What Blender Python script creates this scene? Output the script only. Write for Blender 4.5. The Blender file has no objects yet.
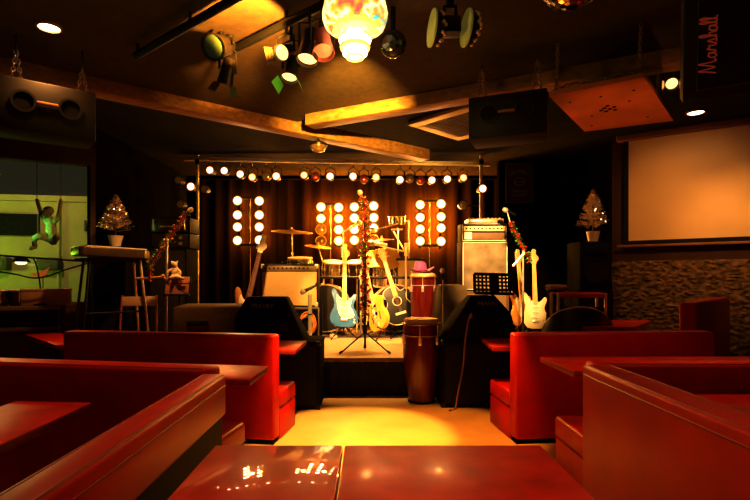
import bpy, bmesh, math, random
from mathutils import Matrix, Vector, Euler, noise as mnoise
random.seed(7)
PI = math.pi
sc = bpy.context.scene
COL = sc.collection
F, H, CX, HY = 500.0, 1.2, 367.0, 278.0          # focal length in pixels, eye height, vanishing point of the photograph
def P(px, py, Y): return Vector(((px-CX)*Y/F, Y, H-(py-HY)*Y/F))
def X(px, Y): return (px-CX)*Y/F
def Zz(py, Y): return H-(py-HY)*Y/F
def R(d): return math.radians(d)

# ------------------------------------------------------------------ materials
MATS = {}
def M(name, col, rough=.5, metal=0, var=.15, scale=12, bump=0, coat=0, emit=None, es=0, stretch=None, trans=0, sheen=0, spec=.5):
    if name in MATS: return MATS[name]
    m = bpy.data.materials.new(name); m.use_nodes = True
    nt = m.node_tree; b = nt.nodes['Principled BSDF']
    b.inputs['Roughness'].default_value = rough; b.inputs['Metallic'].default_value = metal
    b.inputs['Coat Weight'].default_value = coat; b.inputs['Coat Roughness'].default_value = .12
    b.inputs['Specular IOR Level'].default_value = spec
    if trans: b.inputs['Transmission Weight'].default_value = trans
    if sheen: b.inputs['Sheen Weight'].default_value = sheen
    tc = nt.nodes.new('ShaderNodeTexCoord'); mp = nt.nodes.new('ShaderNodeMapping')
    nt.links.new(tc.outputs['Object'], mp.inputs['Vector'])
    if stretch: mp.inputs['Scale'].default_value = stretch
    n = nt.nodes.new('ShaderNodeTexNoise'); n.inputs['Scale'].default_value = scale; n.inputs['Detail'].default_value = 5
    nt.links.new(mp.outputs['Vector'], n.inputs['Vector'])
    r = nt.nodes.new('ShaderNodeValToRGB')
    r.color_ramp.elements[0].position = .3; r.color_ramp.elements[1].position = .7
    r.color_ramp.elements[0].color = (*[c*(1-var) for c in col], 1)
    r.color_ramp.elements[1].color = (*[min(1, c*(1+var)) for c in col], 1)
    nt.links.new(n.outputs['Fac'], r.inputs['Fac']); nt.links.new(r.outputs['Color'], b.inputs['Base Color'])
    if bump:
        bp = nt.nodes.new('ShaderNodeBump'); bp.inputs['Strength'].default_value = bump; bp.inputs['Distance'].default_value = .01
        nt.links.new(n.outputs['Fac'], bp.inputs['Height']); nt.links.new(bp.outputs['Normal'], b.inputs['Normal'])
    if emit:
        b.inputs['Emission Color'].default_value = (*emit, 1); b.inputs['Emission Strength'].default_value = es
    MATS[name] = m
    return m
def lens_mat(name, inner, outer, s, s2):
    """lamp glass: white-hot filament in the middle of the lens, lamp bloom painted as a coloured ring round it (object-space radius)"""
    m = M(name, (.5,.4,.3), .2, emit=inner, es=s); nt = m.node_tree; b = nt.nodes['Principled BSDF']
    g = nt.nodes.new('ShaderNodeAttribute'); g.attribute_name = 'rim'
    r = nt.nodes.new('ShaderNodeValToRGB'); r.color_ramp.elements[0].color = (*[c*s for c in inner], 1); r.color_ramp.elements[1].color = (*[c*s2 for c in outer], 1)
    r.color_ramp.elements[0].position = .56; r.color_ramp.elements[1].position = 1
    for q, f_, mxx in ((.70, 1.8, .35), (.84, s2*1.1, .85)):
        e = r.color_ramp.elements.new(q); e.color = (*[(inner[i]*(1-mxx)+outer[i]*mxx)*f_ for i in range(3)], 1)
    e = r.color_ramp.elements[-1]; e.color = (*[c*s2*.25 for c in outer], 1)  # outer ring colours stand in for the bloom round a bright lamp
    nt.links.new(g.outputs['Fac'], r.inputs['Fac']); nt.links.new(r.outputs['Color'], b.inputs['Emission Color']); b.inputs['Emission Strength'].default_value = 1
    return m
vinyl = M('red_vinyl', (.46,.011,.005), .42, var=.14, scale=5, bump=.04, spec=.25)
vinyl_d = M('red_vinyl_seam', (.30,.014,.008), .4, var=.1)
lacq = M('red_lacquer', (.52,.022,.008), .36, var=.22, scale=9, bump=.01, spec=.2)
lacq_e = M('red_table_edge', (.30,.03,.015), .4, var=.2)
blackm = M('black_metal', (.012,.011,.010), .4, .3)
blackp = M('black_paint', (.008,.007,.006), .6, var=.3, spec=.12)
blackc = M('black_carpet_covering', (.012,.0095,.0065), .85, var=.4, scale=90, bump=.2, spec=.03)
grille = M('speaker_grille_cloth', (.024,.017,.012), .8, var=.5, scale=160, bump=.3, spec=.05)
chrome = M('chrome', (.82,.74,.60), .28, .6, var=.1)
steel = M('dull_steel', (.58,.53,.46), .38, .6, var=.2)
brass = M('cymbal_brass', (.46,.27,.08), .38, .55, var=.2, scale=30, stretch=(1,1,8))
woodd = M('dark_stained_wood', (.10,.045,.018), .5, var=.4, scale=6, stretch=(1,8,8), bump=.05)
beamm = M('beam_wood', (.34,.19,.07), .5, var=.35, scale=4, stretch=(1,9,9), bump=.05)
boardm = M('red_brown_board', (.62,.22,.07), .45, var=.2, scale=4)
maple = M('maple_neck', (.72,.45,.18), .35, var=.15, scale=8, stretch=(6,6,1), coat=.3)
rose = M('rosewood', (.10,.035,.02), .45, var=.3, stretch=(6,6,1))
cream = M('cream_plastic', (.78,.70,.52), .4, var=.06)
white = M('white_plastic', (.80,.78,.72), .4, var=.05)
congam = M('conga_red_wood', (.13,.012,.007), .28, var=.4, scale=5, stretch=(5,5,.6), coat=.4)
skin_m = M('rawhide', (.72,.50,.26), .55, var=.15, scale=10)
plushg = M('green_plush', (.20,.25,.12), .9, var=.3, scale=40, bump=.3)
plushw = M('white_plush', (.80,.74,.62), .9, var=.2, scale=40, bump=.3)

# ------------------------------------------------------------------ mesh building
def catmull(pts, n=6, closed=False):
    pts = [Vector(p) for p in pts]; N = len(pts); out = []
    for i in range(N if closed else N-1):
        g = (lambda k: pts[k % N]) if closed else (lambda k: pts[max(0, min(N-1, k))])
        a, b, c, d = g(i-1), g(i), g(i+1), g(i+2)
        for k in range(n):
            t = k/n
            out.append(.5*((2*b)+(c-a)*t+(2*a-5*b+4*c-d)*t*t+(3*b-a-3*c+d)*t**3))
    if not closed: out.append(pts[-1])
    return out
def frame_of(d):
    d = d.normalized(); u = Vector((0,0,1)) if abs(d.z) < .95 else Vector((1,0,0))
    a = d.cross(u).normalized(); return a, d.cross(a).normalized()
class G:
    def __init__(s): s.bm = bmesh.new(); s.mi = 0; s.rim = None
    def _f(s, vs):
        try:
            f = s.bm.faces.new(vs); f.material_index = s.mi; return f
        except ValueError: return None
    def box(s, c, size, rot=(0,0,0), bev=0, seg=2, mat=None):
        m = Matrix.Translation(c) @ (mat if mat else Euler(rot).to_matrix().to_4x4()) @ Matrix.Diagonal((*size, 1))
        r = bmesh.ops.create_cube(s.bm, size=1, matrix=m); vs = r['verts']
        for f in {f for v in vs for f in v.link_faces}: f.material_index = s.mi
        if bev:
            es = list({e for v in vs for e in v.link_edges})
            r = bmesh.ops.bevel(s.bm, geom=es, offset=bev, segments=seg, profile=.5, affect='EDGES', clamp_overlap=True)
            for f in r['faces']: f.material_index = s.mi
        return s
    def rings(s, rings, closed=True, cap=True):
        vv = [[s.bm.verts.new(p) for p in r] for r in rings]; n = len(vv[0])
        for a, b in zip(vv, vv[1:]):
            for i in range(n if closed else n-1):
                j = (i+1) % n; s._f([a[i], a[j], b[j], b[i]])
        if cap and closed: s._f(vv[0][::-1]); s._f(vv[-1])
        return vv
    def cyl(s, p0, p1, r0, r1=None, seg=16, cap=True):
        p0, p1 = Vector(p0), Vector(p1); r1 = r0 if r1 is None else r1; a, b = frame_of(p1-p0)
        s.rings([[p+(a*math.cos(2*PI*i/seg)+b*math.sin(2*PI*i/seg))*r for i in range(seg)] for p, r in ((p0, r0), (p1, r1))], cap=cap); return s
    def tube(s, pts, r, seg=8, closed=False, cap=True):
        pts = [Vector(p) for p in pts]; N = len(pts); rs = []; a = None
        for i, p in enumerate(pts):
            d = (pts[(i+1) % N]-pts[i-1]) if closed else (pts[min(N-1, i+1)]-pts[max(0, i-1)])
            if d.length < 1e-9: d = Vector((0,0,1))
            d.normalize()
            if a is None: a = frame_of(d)[0]
            a = (a-d*a.dot(d)); a = a.normalized() if a.length > 1e-6 else frame_of(d)[0]
            b = d.cross(a); rr = r[i] if isinstance(r, (list, tuple)) else r
            rs.append([p+(a*math.cos(2*PI*k/seg)+b*math.sin(2*PI*k/seg))*rr for k in range(seg)])
        if closed: rs.append(rs[0])
        s.rings(rs, cap=cap and not closed)
        if closed: bmesh.ops.remove_doubles(s.bm, verts=s.bm.verts, dist=1e-6)
        return s
    def lathe(s, prof, c=(0,0,0), axis=(0,0,1), seg=24, cap=True, sx=1, sy=1):
        c = Vector(c); d = Vector(axis).normalized()
        if abs(d.z) > .999: a, b = Vector((1,0,0)), Vector((0,1,0))
        else: a, b = frame_of(d)
        s.rings([[c+d*h+(a*math.cos(2*PI*i/seg)*sx+b*math.sin(2*PI*i/seg)*sy)*max(r, 1e-4) for i in range(seg)] for r, h in prof], cap=cap); return s
    def prism(s, outline, y0, y1, mat=None, bev=0):
        """outline in x,z; extruded in y"""
        m = mat or Matrix(); a = [s.bm.verts.new(m @ Vector((p[0], y0, p[1]))) for p in outline]; b = [s.bm.verts.new(m @ Vector((p[0], y1, p[1]))) for p in outline]
        n = len(a); f0 = s._f(a); f1 = s._f(b[::-1])
        for i in range(n): s._f([a[i], b[i], b[(i+1) % n], a[(i+1) % n]])
        if bev and f0 and f1:
            r = bmesh.ops.bevel(s.bm, geom=list(f0.edges)+list(f1.edges), offset=bev, segments=3, profile=.5, affect='EDGES')
            for f in r['faces']: f.material_index = s.mi
        return s
    def hull(s, pts, bev=0):
        vs = [s.bm.verts.new(p) for p in pts]; r = bmesh.ops.convex_hull(s.bm, input=vs)
        fs = [g for g in r['geom'] if isinstance(g, bmesh.types.BMFace)]
        bmesh.ops.dissolve_limit(s.bm, angle_limit=.02, verts=vs, edges=list({e for f in fs for e in f.edges}))
        if bev: bmesh.ops.bevel(s.bm, geom=list(s.bm.edges), offset=bev, segments=2, profile=.5, affect='EDGES')
        return s
    def ball(s, c, r, seg=12, sc_=(1,1,1)):
        n = seg//2
        s.lathe([(r*math.sin(PI*i/n)*1, -r*math.cos(PI*i/n)*sc_[2]) for i in range(n+1)], c, seg=seg, sx=sc_[0], sy=sc_[1]); return s
    def torus(s, c, R_, r, axis=(0,0,1), seg=20, tseg=6, sx=1, sy=1):
        c = Vector(c); d = Vector(axis).normalized()
        if abs(d.z) > .999: a, b = Vector((1,0,0)), Vector((0,1,0))
        else: a, b = frame_of(d)
        return s.tube([c+(a*math.cos(2*PI*i/seg)*sx+b*math.sin(2*PI*i/seg)*sy)*R_ for i in range(seg)], r, tseg, closed=True)
    def quad(s, pts): s._f([s.bm.verts.new(p) for p in pts]); return s
    def build(s, name, mats, parent=None, smooth=True, ang=38):
        bm = s.bm; bmesh.ops.recalc_face_normals(bm, faces=bm.faces); bm.normal_update()
        if smooth:
            for f in bm.faces: f.smooth = True
            for e in bm.edges:
                if len(e.link_faces) == 2 and e.calc_face_angle(0) > R(ang): e.smooth = False
        me = bpy.data.meshes.new(name); bm.to_mesh(me); bm.free()
        for m in (mats if isinstance(mats, (list, tuple)) else [mats]): me.materials.append(m)
        o = bpy.data.objects.new(name, me); COL.objects.link(o)
        if parent: o.parent = parent
        return o
def tag(o, label=None, cat=None, group=None, kind=None):
    if label: o['label'] = label
    if cat: o['category'] = cat
    if group: o['group'] = group
    if kind: o['kind'] = kind
    return o
def thing(name, label, cat, loc=(0,0,0), rot=(0,0,0), group=None):
    o = bpy.data.objects.new(name, None); COL.objects.link(o); o.empty_display_size = .1
    o.location = loc; o.rotation_euler = rot
    return tag(o, label, cat, group)
def struct(g, name, m, smooth=True): return tag(g.build(name, m, smooth=smooth), kind='structure')
def copy_tree(o, parent=None):
    c = o.copy(); COL.objects.link(c)
    if parent: c.parent = parent
    for ch in list(o.children): copy_tree(ch, c)
    return c
def text_mesh(name, body, size, m, parent, mat, ext=.001):
    cu = bpy.data.curves.new(name, 'FONT'); cu.body = body; cu.size = size; cu.extrude = ext; cu.align_x = 'CENTER'; cu.align_y = 'CENTER'
    t = bpy.data.objects.new(name, cu); COL.objects.link(t); bpy.context.view_layer.update()
    me = bpy.data.meshes.new_from_object(t.evaluated_get(bpy.context.evaluated_depsgraph_get())); bpy.data.objects.remove(t)
    me.transform(mat); me.materials.clear(); me.materials.append(m)
    o = bpy.data.objects.new(name, me); COL.objects.link(o); o.parent = parent; return o
UP_TEXT = Matrix.Rotation(PI/2, 4, 'X')              # lettering that stands up and faces -Y

# ------------------------------------------------------------------ the room
CEIL, LC = 2.85, 2.50          # high ceiling over the stage, low ceiling over the seats
floor_m = M('tan_linoleum', (.62,.40,.17), .38, var=.12, scale=3, bump=.02)
ceil_m = M('brown_ceiling_plaster', (.062,.038,.016), .75, var=.25, scale=25, bump=.1)
dark_wall = M('black_stage_wall', (.0045,.003,.0018), .95, var=.3, spec=0)
wood_wall = M('brown_panel_wall', (.09,.035,.015), .55, var=.3, scale=3, stretch=(1,1,.2))
stone = M('rough_stone', (.22,.15,.075), .9, var=.55, scale=14, bump=1.0)
ROOM = [(-5.95,-2.35), (5.95,-2.35), (5.95,3.95), (2.98,6.0), (2.8,8.35), (-2.95,8.35), (-3.03,5.53), (-5.95,4.05)]
def slab(name, pg, z0, z1, m):
    g = G(); a = [g.bm.verts.new((x,y,z0)) for x, y in pg]; b = [g.bm.verts.new((x,y,z1)) for x, y in pg]; n = len(pg)
    g._f(a[::-1]); g._f(b)
    for i in range(n): g._f([a[i], a[(i+1) % n], b[(i+1) % n], b[i]])
    struct(g, name, m, smooth=False)
slab('floor', ROOM, -.1, 0, floor_m); slab('ceiling', ROOM, CEIL, CEIL+.1, M('dark_high_ceiling', (.014,.008,.0035), .9, var=.3, spec=.05))
slab('ceiling', [(-5.9,-2.3), (5.9,-2.3), (5.9,.73), (-.40,3.99), (-.62,4.20), (-4.2,1.40), (-5.9,.07)], LC, CEIL-.002, ceil_m)
def wall(name, a, b, z0, z1, m, t=.1, side=1):
    a, b = Vector((*a,0)), Vector((*b,0)); d = (b-a); L = d.length; g = G()
    n = Vector((-d.y, d.x, 0)).normalized()*side
    g.box((a+b)/2+n*t/2+Vector((0,0,(z0+z1)/2)), (L, t, z1-z0), (0,0,math.atan2(d.y, d.x)))
    return struct(g, name, m)
WL0, WL1 = Vector((-6.2,3.87)), Vector((-2.98,5.5))     # window wall
wd = (WL1-WL0).normalized(); wn = Vector((-wd.y, wd.x))
wang = math.atan2(wd.y, wd.x)
WIN0, WTOP = .90, 2.47
wall('wall_left', WL0, WL1+wd*.0, 0, WIN0, wood_wall)
wall('wall_left', WL0, WL1, WTOP, CEIL, wood_wall)
wall('wall_stage_left', WL1, (-2.9,8.3), 0, CEIL, dark_wall)
wall('wall_stage', (-2.9,8.3), (2.75,8.3), 0, CEIL, dark_wall)
wall('wall_stage_right', (2.75,8.3), (2.94,6.0), 0, CEIL, dark_wall)
wall('wall_wing', (1.86,7.05), (2.86,7.05), 0, CEIL, dark_wall)
wall('wall_rear', (-6,-2.3), (6,-2.3), 0, CEIL, wood_wall, side=-1)
wall('wall_west', (-5.9,-2.3), (-5.9,4.0), 0, CEIL, wood_wall)
wall('wall_east', (5.9,-2.3), (5.9,3.95), 0, CEIL, wood_wall, side=-1)
# right wall: brown panel above, rough stone below (real relief)
RW0, RW1 = Vector((2.94,6.0)), Vector((5.9,3.94))
rd = (RW1-RW0).normalized(); rang = math.atan2(rd.y, rd.x); RL = (RW1-RW0).length
wall('wall_right', RW0, RW1, 0, CEIL, wood_wall)
g = G(); NX, NZ = 220, 90
vv = []
for j in range(NZ+1):
    row = []
    for i in range(NX+1):
        u = RL*i/NX; z = 1.40*j/NZ
        q = mnoise.fractal(Vector((u*24, z*36, 1.3)), 1.0, 2.0, 4)
        off = .05+.028*q
        p = RW0+rd*u+Vector((rd.y, -rd.x))*off
        row.append(g.bm.verts.new((p.x, p.y, z)))
    vv.append(row)
for j in range(NZ):
    for i in range(NX): g._f([vv[j][i], vv[j][i+1], vv[j+1][i+1], vv[j+1][i]])
struct(g, 'trim_1', stone)
# beams
def beam(name, a, b, z0, z1, w):
    a, b = Vector((*a,0)), Vector((*b,0)); d = b-a; g = G()
    g.box((a+b)/2+Vector((0,0,(z0+z1)/2)), (d.length, w, z1-z0), (0,0,math.atan2(d.y, d.x)), bev=.006)
    return struct(g, name, beamm)
beam('trim_2', (-4.2,1.42), (.60,5.17), 2.41, LC+.02, .14)
beam('trim_3', (-.46,4.02), (2.6,2.44), 2.41, LC-.001, .14)
# window frame + glass
g = G()
for a, b, zz, th in ((WL0, WL1, WIN0+.02, .04), (WL0, WL1, WTOP-.02, .04)):
    m = (a+b)/2; g.box((m.x+wn.x*.05, m.y+wn.y*.05, zz), ((b-a).length-.02, .12, th), (0,0,wang))
for t in (.03, 1.75, 3.45):
    p = WL1-wd*t; g.box((p.x+wn.x*.05, p.y+wn.y*.05, (WIN0+WTOP)/2), (.05, .1, WTOP-WIN0), (0,0,wang))
win = struct(g, 'window_1', woodd)
gl = bpy.data.materials.new('window_glass'); gl.use_nodes = True; nt = gl.node_tree; nt.nodes.clear()
o_ = nt.nodes.new('ShaderNodeOutputMaterial'); mx = nt.nodes.new('ShaderNodeMixShader'); tr = nt.nodes.new('ShaderNodeBsdfTransparent'); gs = nt.nodes.new('ShaderNodeBsdfGlossy')
gs.inputs['Roughness'].default_value = .02; fr = nt.nodes.new('ShaderNodeFresnel'); fr.inputs['IOR'].default_value = 1.5
nt.links.new(fr.outputs[0], mx.inputs[0]); nt.links.new(tr.outputs[0], mx.inputs[1]); nt.links.new(gs.outputs[0], mx.inputs[2]); nt.links.new(mx.outputs[0], o_.inputs[0])
g = G(); m_ = (WL0+WL1)/2; g.box((m_.x+wn.x*.05, m_.y+wn.y*.05, (WIN0+WTOP)/2), ((WL1-WL0).length-.1, .006, WTOP-WIN0-.06), (0,0,wang))
g.build('pane', gl, win)

# ------------------------------------------------------------------ outside the window
facade = M('pale_facade', (.50,.46,.24), .8, var=.12, scale=2)
bt = thing('building', 'pale flat-roofed building across the street seen through window', 'building', (-7.6,10.6,0), (0,0,R(10)))
g = G(); g.box((0,.4,.9), (9,.8,3.9)); g.box((0,.35,2.9), (9.1,.9,.12)); g.build('facade', facade, bt)
for i, (x, w, z, h) in enumerate(((-.15,1.5,2.33,.46), (-1.9,1.5,2.33,.46), (1.62,.2,2.33,.24))):
    g = G(); g.box((x,-.02,z), (w,.08,h)); w_ = g.build('window', M('dark_street_glass', (.02,.025,.02), .15, var=.3), bt)
    g = G()
    for k in range(3): g.box((x-w/2+w*k/2,-.07,z), (.03,.03,h))
    g.build('mullion', M('window_mullion', (.10,.11,.06), .5), w_)
for x, w in ((-.07,.28), (.84,.42), (-.9,.3)):
    g = G(); g.box((x,-.12,1.5), (w,.24,.26), bev=.02); g.cyl((x,-.25,1.5), (x,-.24,1.5), .09); g.build('air_conditioner', M('grey_unit', (.12,.13,.07), .6), bt)
g = G(); g.cyl((1.0,-.06,-1), (1.0,-.06,2.9), .03); g.build('drainpipe', facade, bt)
g = G(); g.box((-9,9,-1.05), (9,9,.1)); tag(g.build('street', M('asphalt', (.05,.05,.04), .9)), kind='structure')

# ------------------------------------------------------------------ stage
carpet = M('tan_stage_carpet', (.50,.36,.20), .85, var=.25, scale=60, bump=.15)
SZ = .39
st = thing('stage', 'low stage with tan carpeted deck and black front skirt', 'stage')
g = G(); outl = [(-1.95,5.08), (1.75,5.08), (2.3,6.0), (2.3,8.18), (-1.95,8.18)]
a = [g.bm.verts.new((x, y, SZ-.04)) for x, y in outl]; b = [g.bm.verts.new((x, y, SZ)) for x, y in outl]
g._f(a[::-1]); g._f(b)
for i in range(5): g._f([a[i], a[(i+1) % 5], b[(i+1) % 5], b[i]])
g.build('deck', carpet, st)
g = G(); g.box((-.1,5.075,SZ-.02), (3.7,.02,.04), bev=.006); g.build('edge_strip', M('stage_edge_wood', (.22,.10,.05), .5), st)
g = G(); pr = []
for i in range(200):
    x = -1.95+3.7*i/199; pr.append((x, 5.10+.010*math.sin(x*55)+.006*math.sin(x*23)))
g.rings([[(x, y, 0.0) for x, y in pr], [(x, y, SZ-.045) for x, y in pr]], closed=False); g.build('skirt', M('black_skirt_cloth', (.022,.014,.010), .9, var=.3), st)
g = G()
for x, y in ((-1.9,5.3), (0,5.3), (1.7,5.3), (-1.9,8.1), (2.2,8.1), (0,8.1), (2.2,6.1)): g.box((x,y,(SZ-.04)/2), (.08,.08,SZ-.04))
g.build('support', blackp, st)
# curtain
curt_m = M('dark_brown_curtain', (.0085,.0036,.001), .95, var=.25, scale=4, stretch=(8,8,.3), spec=0)
g = G(); pr = []
for i in range(420):
    x = -2.7+5.2*i/419; pr.append((x, 8.06+.013*math.sin(x*26+1.2*math.sin(x*3))))
g.rings([[(x, y, SZ+.01) for x, y in pr], [(x, y, 2.80) for x, y in pr]], closed=False)
g.cyl((-2.75,8.06,2.80), (2.55,8.06,2.80), .015)
tag(g.build('curtain', curt_m), 'dark pleated curtain hung across the back of the stage', 'curtain')

# ------------------------------------------------------------------ booths and tables
def bench(label, loc, ang, L, s, seat_L=None, Hb=.80, T=.13, D=.46, SH=.36, back_name='back', seat0=0):
    t = thing('booth_bench', label, 'bench', (*loc,0), (0,0,ang)); sl = seat_L or L
    g = G(); g.box((s*L/2,T/2,Hb/2+.015), (L,T,Hb-.03), bev=.022, seg=3); b = g.build('backrest', vinyl, t)
    g = G()
    for y in (.012, T-.012): g.tube([(s*.012,y,.05), (s*.012,y,Hb-.03), (s*.03,y,Hb-.006), (s*(L-.03),y,Hb-.006)], .005, 6)
    g.build('piping', vinyl_d, b)
    g = G(); g.box((s*(seat0+sl/2),T+D/2,SH-.065), (sl,D,.13), bev=.025, seg=3); se = g.build('seat', vinyl, t)
    g = G(); g.tube([(s*(seat0+.004),T+.01,SH-.115), (s*(seat0+.004),T+D-.004,SH-.115), (s*(seat0+sl),T+D-.004,SH-.115)], .006, 6); g.build('piping', vinyl_d, se)
    g = G(); g.box((s*(seat0+sl/2),T+D/2-.005,(SH-.13)/2), (sl-.005,D-.01,SH-.13), bev=.01); g.build('seat_base', vinyl, t)
    g = G(); g.box((s*L/2,T/2-.0,.008), (L-.02,T-.02,.016)); g.build('plinth', blackp, t)
    return t
def table(label, corners, z, name='table', m=lacq, ped=None):
    """corners: four ground points in order; a slab on a pedestal"""
    c = sum((Vector((*p,0)) for p in corners), Vector())/4; t = thing(name, label, 'table', c)
    th = .035; g = G()
    a = [g.bm.verts.new((p[0]-c.x, p[1]-c.y, z-th)) for p in corners]; b = [g.bm.verts.new((p[0]-c.x, p[1]-c.y, z)) for p in corners]
    g.mi = 1; g._f(a[::-1])
    for i in range(4): g._f([a[i], a[(i+1) % 4], b[(i+1) % 4], b[i]])
    g.mi = 0; g._f(b)
    r = bmesh.ops.bevel(g.bm, geom=list(g.bm.edges), offset=.005, segments=2, profile=.5, affect='EDGES')
    g.build('tabletop', [m, lacq_e], t)
    q = Vector(ped) if ped else Vector((0,0))
    g = G(); g.cyl((q.x,q.y,.03), (q.x,q.y,z-th), .035); g.box((q.x,q.y,z-th-.01), (.2,.2,.02)); g.build('pedestal', blackm, t)
    g = G(); g.lathe([(.19,0), (.19,.012), (.10,.025), (.04,.04)], (q.x,q.y,0)); g.build('foot', blackm, t)
    return t
# far pair of booths facing the stage
bench('red vinyl booth bench left of aisle with back to camera, facing the stage', (-.665,3.58), R(-9), 1.70, -1, Hb=.79, D=.40)
bench('red vinyl booth bench right of aisle with back to camera, facing the stage', (1.07,3.60), R(4.5), 1.53, 1, 1.22, Hb=.80, D=.46)
# near pair (arms of the L-shaped booths)
bench('red vinyl bench behind the left partition, its back forming the long far arm', (-.70,2.20), R(-10), 2.3, -1, Hb=.80, D=.60, seat_L=2.15, seat0=.14)
bench('red vinyl bench behind the right partition, its back forming the far arm', (1.065,2.335), R(0), 2.4, 1, Hb=.80, T=.12, D=.62, seat_L=2.30, seat0=.085)
def partition(label, x0, x1, y0, y1, Hb, band):
    t = thing('booth_partition', label, 'partition', ((x0+x1)/2,(y0+y1)/2,0)); w, d = x1-x0, y1-y0
    g = G(); z0 = band
    g.box((0,0,(z0+Hb)/2), (w,d,Hb-z0), bev=.018, seg=3); p = g.build('padded_panel', vinyl, t)
    g = G()
    for sx in (-1, 1): g.tube([(sx*(w/2-.012),-d/2+.02,Hb-.004), (sx*(w/2-.012),d/2-.02,Hb-.004)], .0055, 6)
    g.tube([(w/2*(-1 if x0 > 0 else 1)*.99,-d/2+.02,Hb-.045), (w/2*(-1 if x0 > 0 else 1)*.99,d/2-.02,Hb-.045)], .004, 6)
    g.build('piping', vinyl_d, p)
    if band > .05:
        g = G(); g.box((0,-.0,band/2), (w*.7,d-.03,band)); g.build('base_board', blackp, t)
    else:
        g = G(); g.box((0,0,band/2), (w-.02,d-.02,band)); g.build('plinth', blackp, t)
    return t
partition('red padded partition with black base left of the aisle in foreground', -.69,-.59,.35,2.10,.80,.625)
partition('full-height red vinyl partition right of the aisle in foreground', 1.00,1.135,.35,2.33,.80,.02)
# tables
TZ = .68
table('left of two adjoining glossy red tables at bottom of frame, reflecting stage lamps', [(-.470,.86), (-.076,.86), (-.076,1.557), (-.473,1.557)], TZ, m=M('polished_red_lacquer', (.50,.022,.008), .12, var=.22, scale=9, coat=.8))
table('right of two adjoining glossy red tables at bottom of frame, the wider one', [(-.069,.86), (.538,.86), (.539,1.557), (-.069,1.557)], TZ, m=M('worn_red_lacquer', (.52,.024,.008), .42, var=.25, scale=9, bump=.03, coat=.12))
table('small red table inside the left foreground booth behind the partition', [(-1.49,1.15), (-1.145,1.15), (-1.15,2.09), (-1.49,2.12)], TZ)
table('red table inside the right foreground booth at right edge of frame', [(1.46,1.35), (2.1,1.35), (2.1,2.24), (1.47,2.24)], TZ)
table('long red table between the two left booth benches', [(-.60,2.56), (-.585,2.96), (-2.0,3.19), (-2.02,2.79)], TZ)
table('long red table between the two right booth benches', [(1.155,2.80), (2.6,2.80), (2.6,3.32), (1.14,3.30)], TZ)
table('red table end before the left bass bin, beyond the left stage-facing bench', [(-.55,3.81), (-.53,4.40), (-1.6,4.52), (-1.6,4.0)], .65, ped=(0,.13))
table('red table end before the right bass bin, beyond the right stage-facing bench', [(.985,3.93), (2.0,3.98), (2.0,4.50), (1.03,4.50)], .66, ped=(0,.13))
table('red table at far left in front of the window and keyboard', [(-2.50,4.02), (-2.30,4.22), (-3.06,4.98), (-3.27,4.78)], .66, ped=(0,0))
table('red table at right in front of stone wall, beside round-backed chair', [(1.94,4.50), (2.36,4.42), (2.93,5.14), (2.50,5.22)], .765)
# high bench end by the stone wall
bench('tall dark red bench back standing edge-on before the stone wall', (2.66,4.03), R(46), 1.55, 1, Hb=1.0, T=.13, D=.36, SH=.42)

# ------------------------------------------------------------------ sound gear in front of / on the stage
def subwoofer(label, x0, x1, y0, y1, h):
    t = thing('bass_bin', label, 'speaker', ((x0+x1)/2,(y0+y1)/2,0)); w, d = x1-x0, y1-y0
    g = G(); g.box((0,0,h/2), (w,d,h), bev=.01); g.build('cabinet', blackc, t)
    g = G(); g.box((0,-d/2-.004,h/2), (w-.06,.012,h-.08), bev=.004); g.build('front_grille', grille, t)
    g = G()
    for sx in (-1, 1):
        for z in (.02, h-.02):
            for sy in (-1, 1): g.box((sx*(w/2-.015),sy*(d/2-.015),z), (.04,.04,.042), bev=.008)
    g.build('corner_guard', blackm, t)
    return t
subwoofer('square black bass bin left of the stage steps opening, below dark monitor', -1.12,-.43,4.55,5.05,.62)
subwoofer('black bass bin at far left under the brown-grey monitor', -1.86,-1.14,4.57,5.05,.62)
subwoofer('black bass bin right of the conga with a cable down its front', .69,1.40,4.62,5.05,.625)
def wedge(label, c, rot, pts, m, logo=None, handle=None):
    t = thing('stage_monitor', label, 'speaker', c, (0,0,rot))
    g = G(); g.hull(pts, .012); g.build('cabinet', m, t)
    if logo:
        (lx, ly, lz), tilt, sz = logo
        text_mesh('logo', 'PEAVEY', sz, M('logo_silver', (.32,.28,.22), .4), t, Matrix.Translation((lx,ly,lz)) @ Matrix.Rotation(tilt, 4, 'X') @ UP_TEXT)
    if handle:
        hx, hy, hz, w, h = handle
        g = G(); g.box((hx,hy,hz), (w,.02,h), bev=.006); g.build('handle_recess', M('recess_black', (.004,.004,.004), .7), t)
    return t
# outlines: lower vertical back, sloping upper back (facing us), speaker side facing the stage
wpts = [(-.33,0,0), (.31,0,0), (-.33,.40,0), (.31,.40,0), (-.335,0,.22), (.16,0,.22), (-.25,.12,.40), (.12,.12,.40), (-.25,.30,.40), (.12,.30,.40), (-.33,.4,.22), (.16,.40,.22)]
wedge('dark stage monitor on the left bass bin, its side sloping down to the right', (-.88,4.58,.622), 0, wpts, blackc, ((-.09,.057,.316), -R(33), .06), (.10,-.004,.135,.10,.07))
w2 = [(-.33,0,0), (.33,0,0), (-.33,.38,0), (.33,.38,0), (-.33,.02,.31), (.33,.02,.31), (-.30,.30,.33), (.30,.30,.33)]
wedge('brown-grey flat-topped stage monitor at far left with dark slot', (-1.47,4.62,.622), 0, w2, M('brown_grey_cabinet', (.12,.08,.045), .7, var=.2, spec=.1), None, (-.10,.003,.16,.20,.045))
w3 = [(-.36,0,0), (.36,0,0), (-.36,.38,0), (.36,.38,0), (-.07,.02,.40), (.17,.02,.40), (-.07,.30,.40), (.17,.30,.40), (.36,.02,.10), (.36,.36,.10), (-.35,0,.03)]
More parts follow.
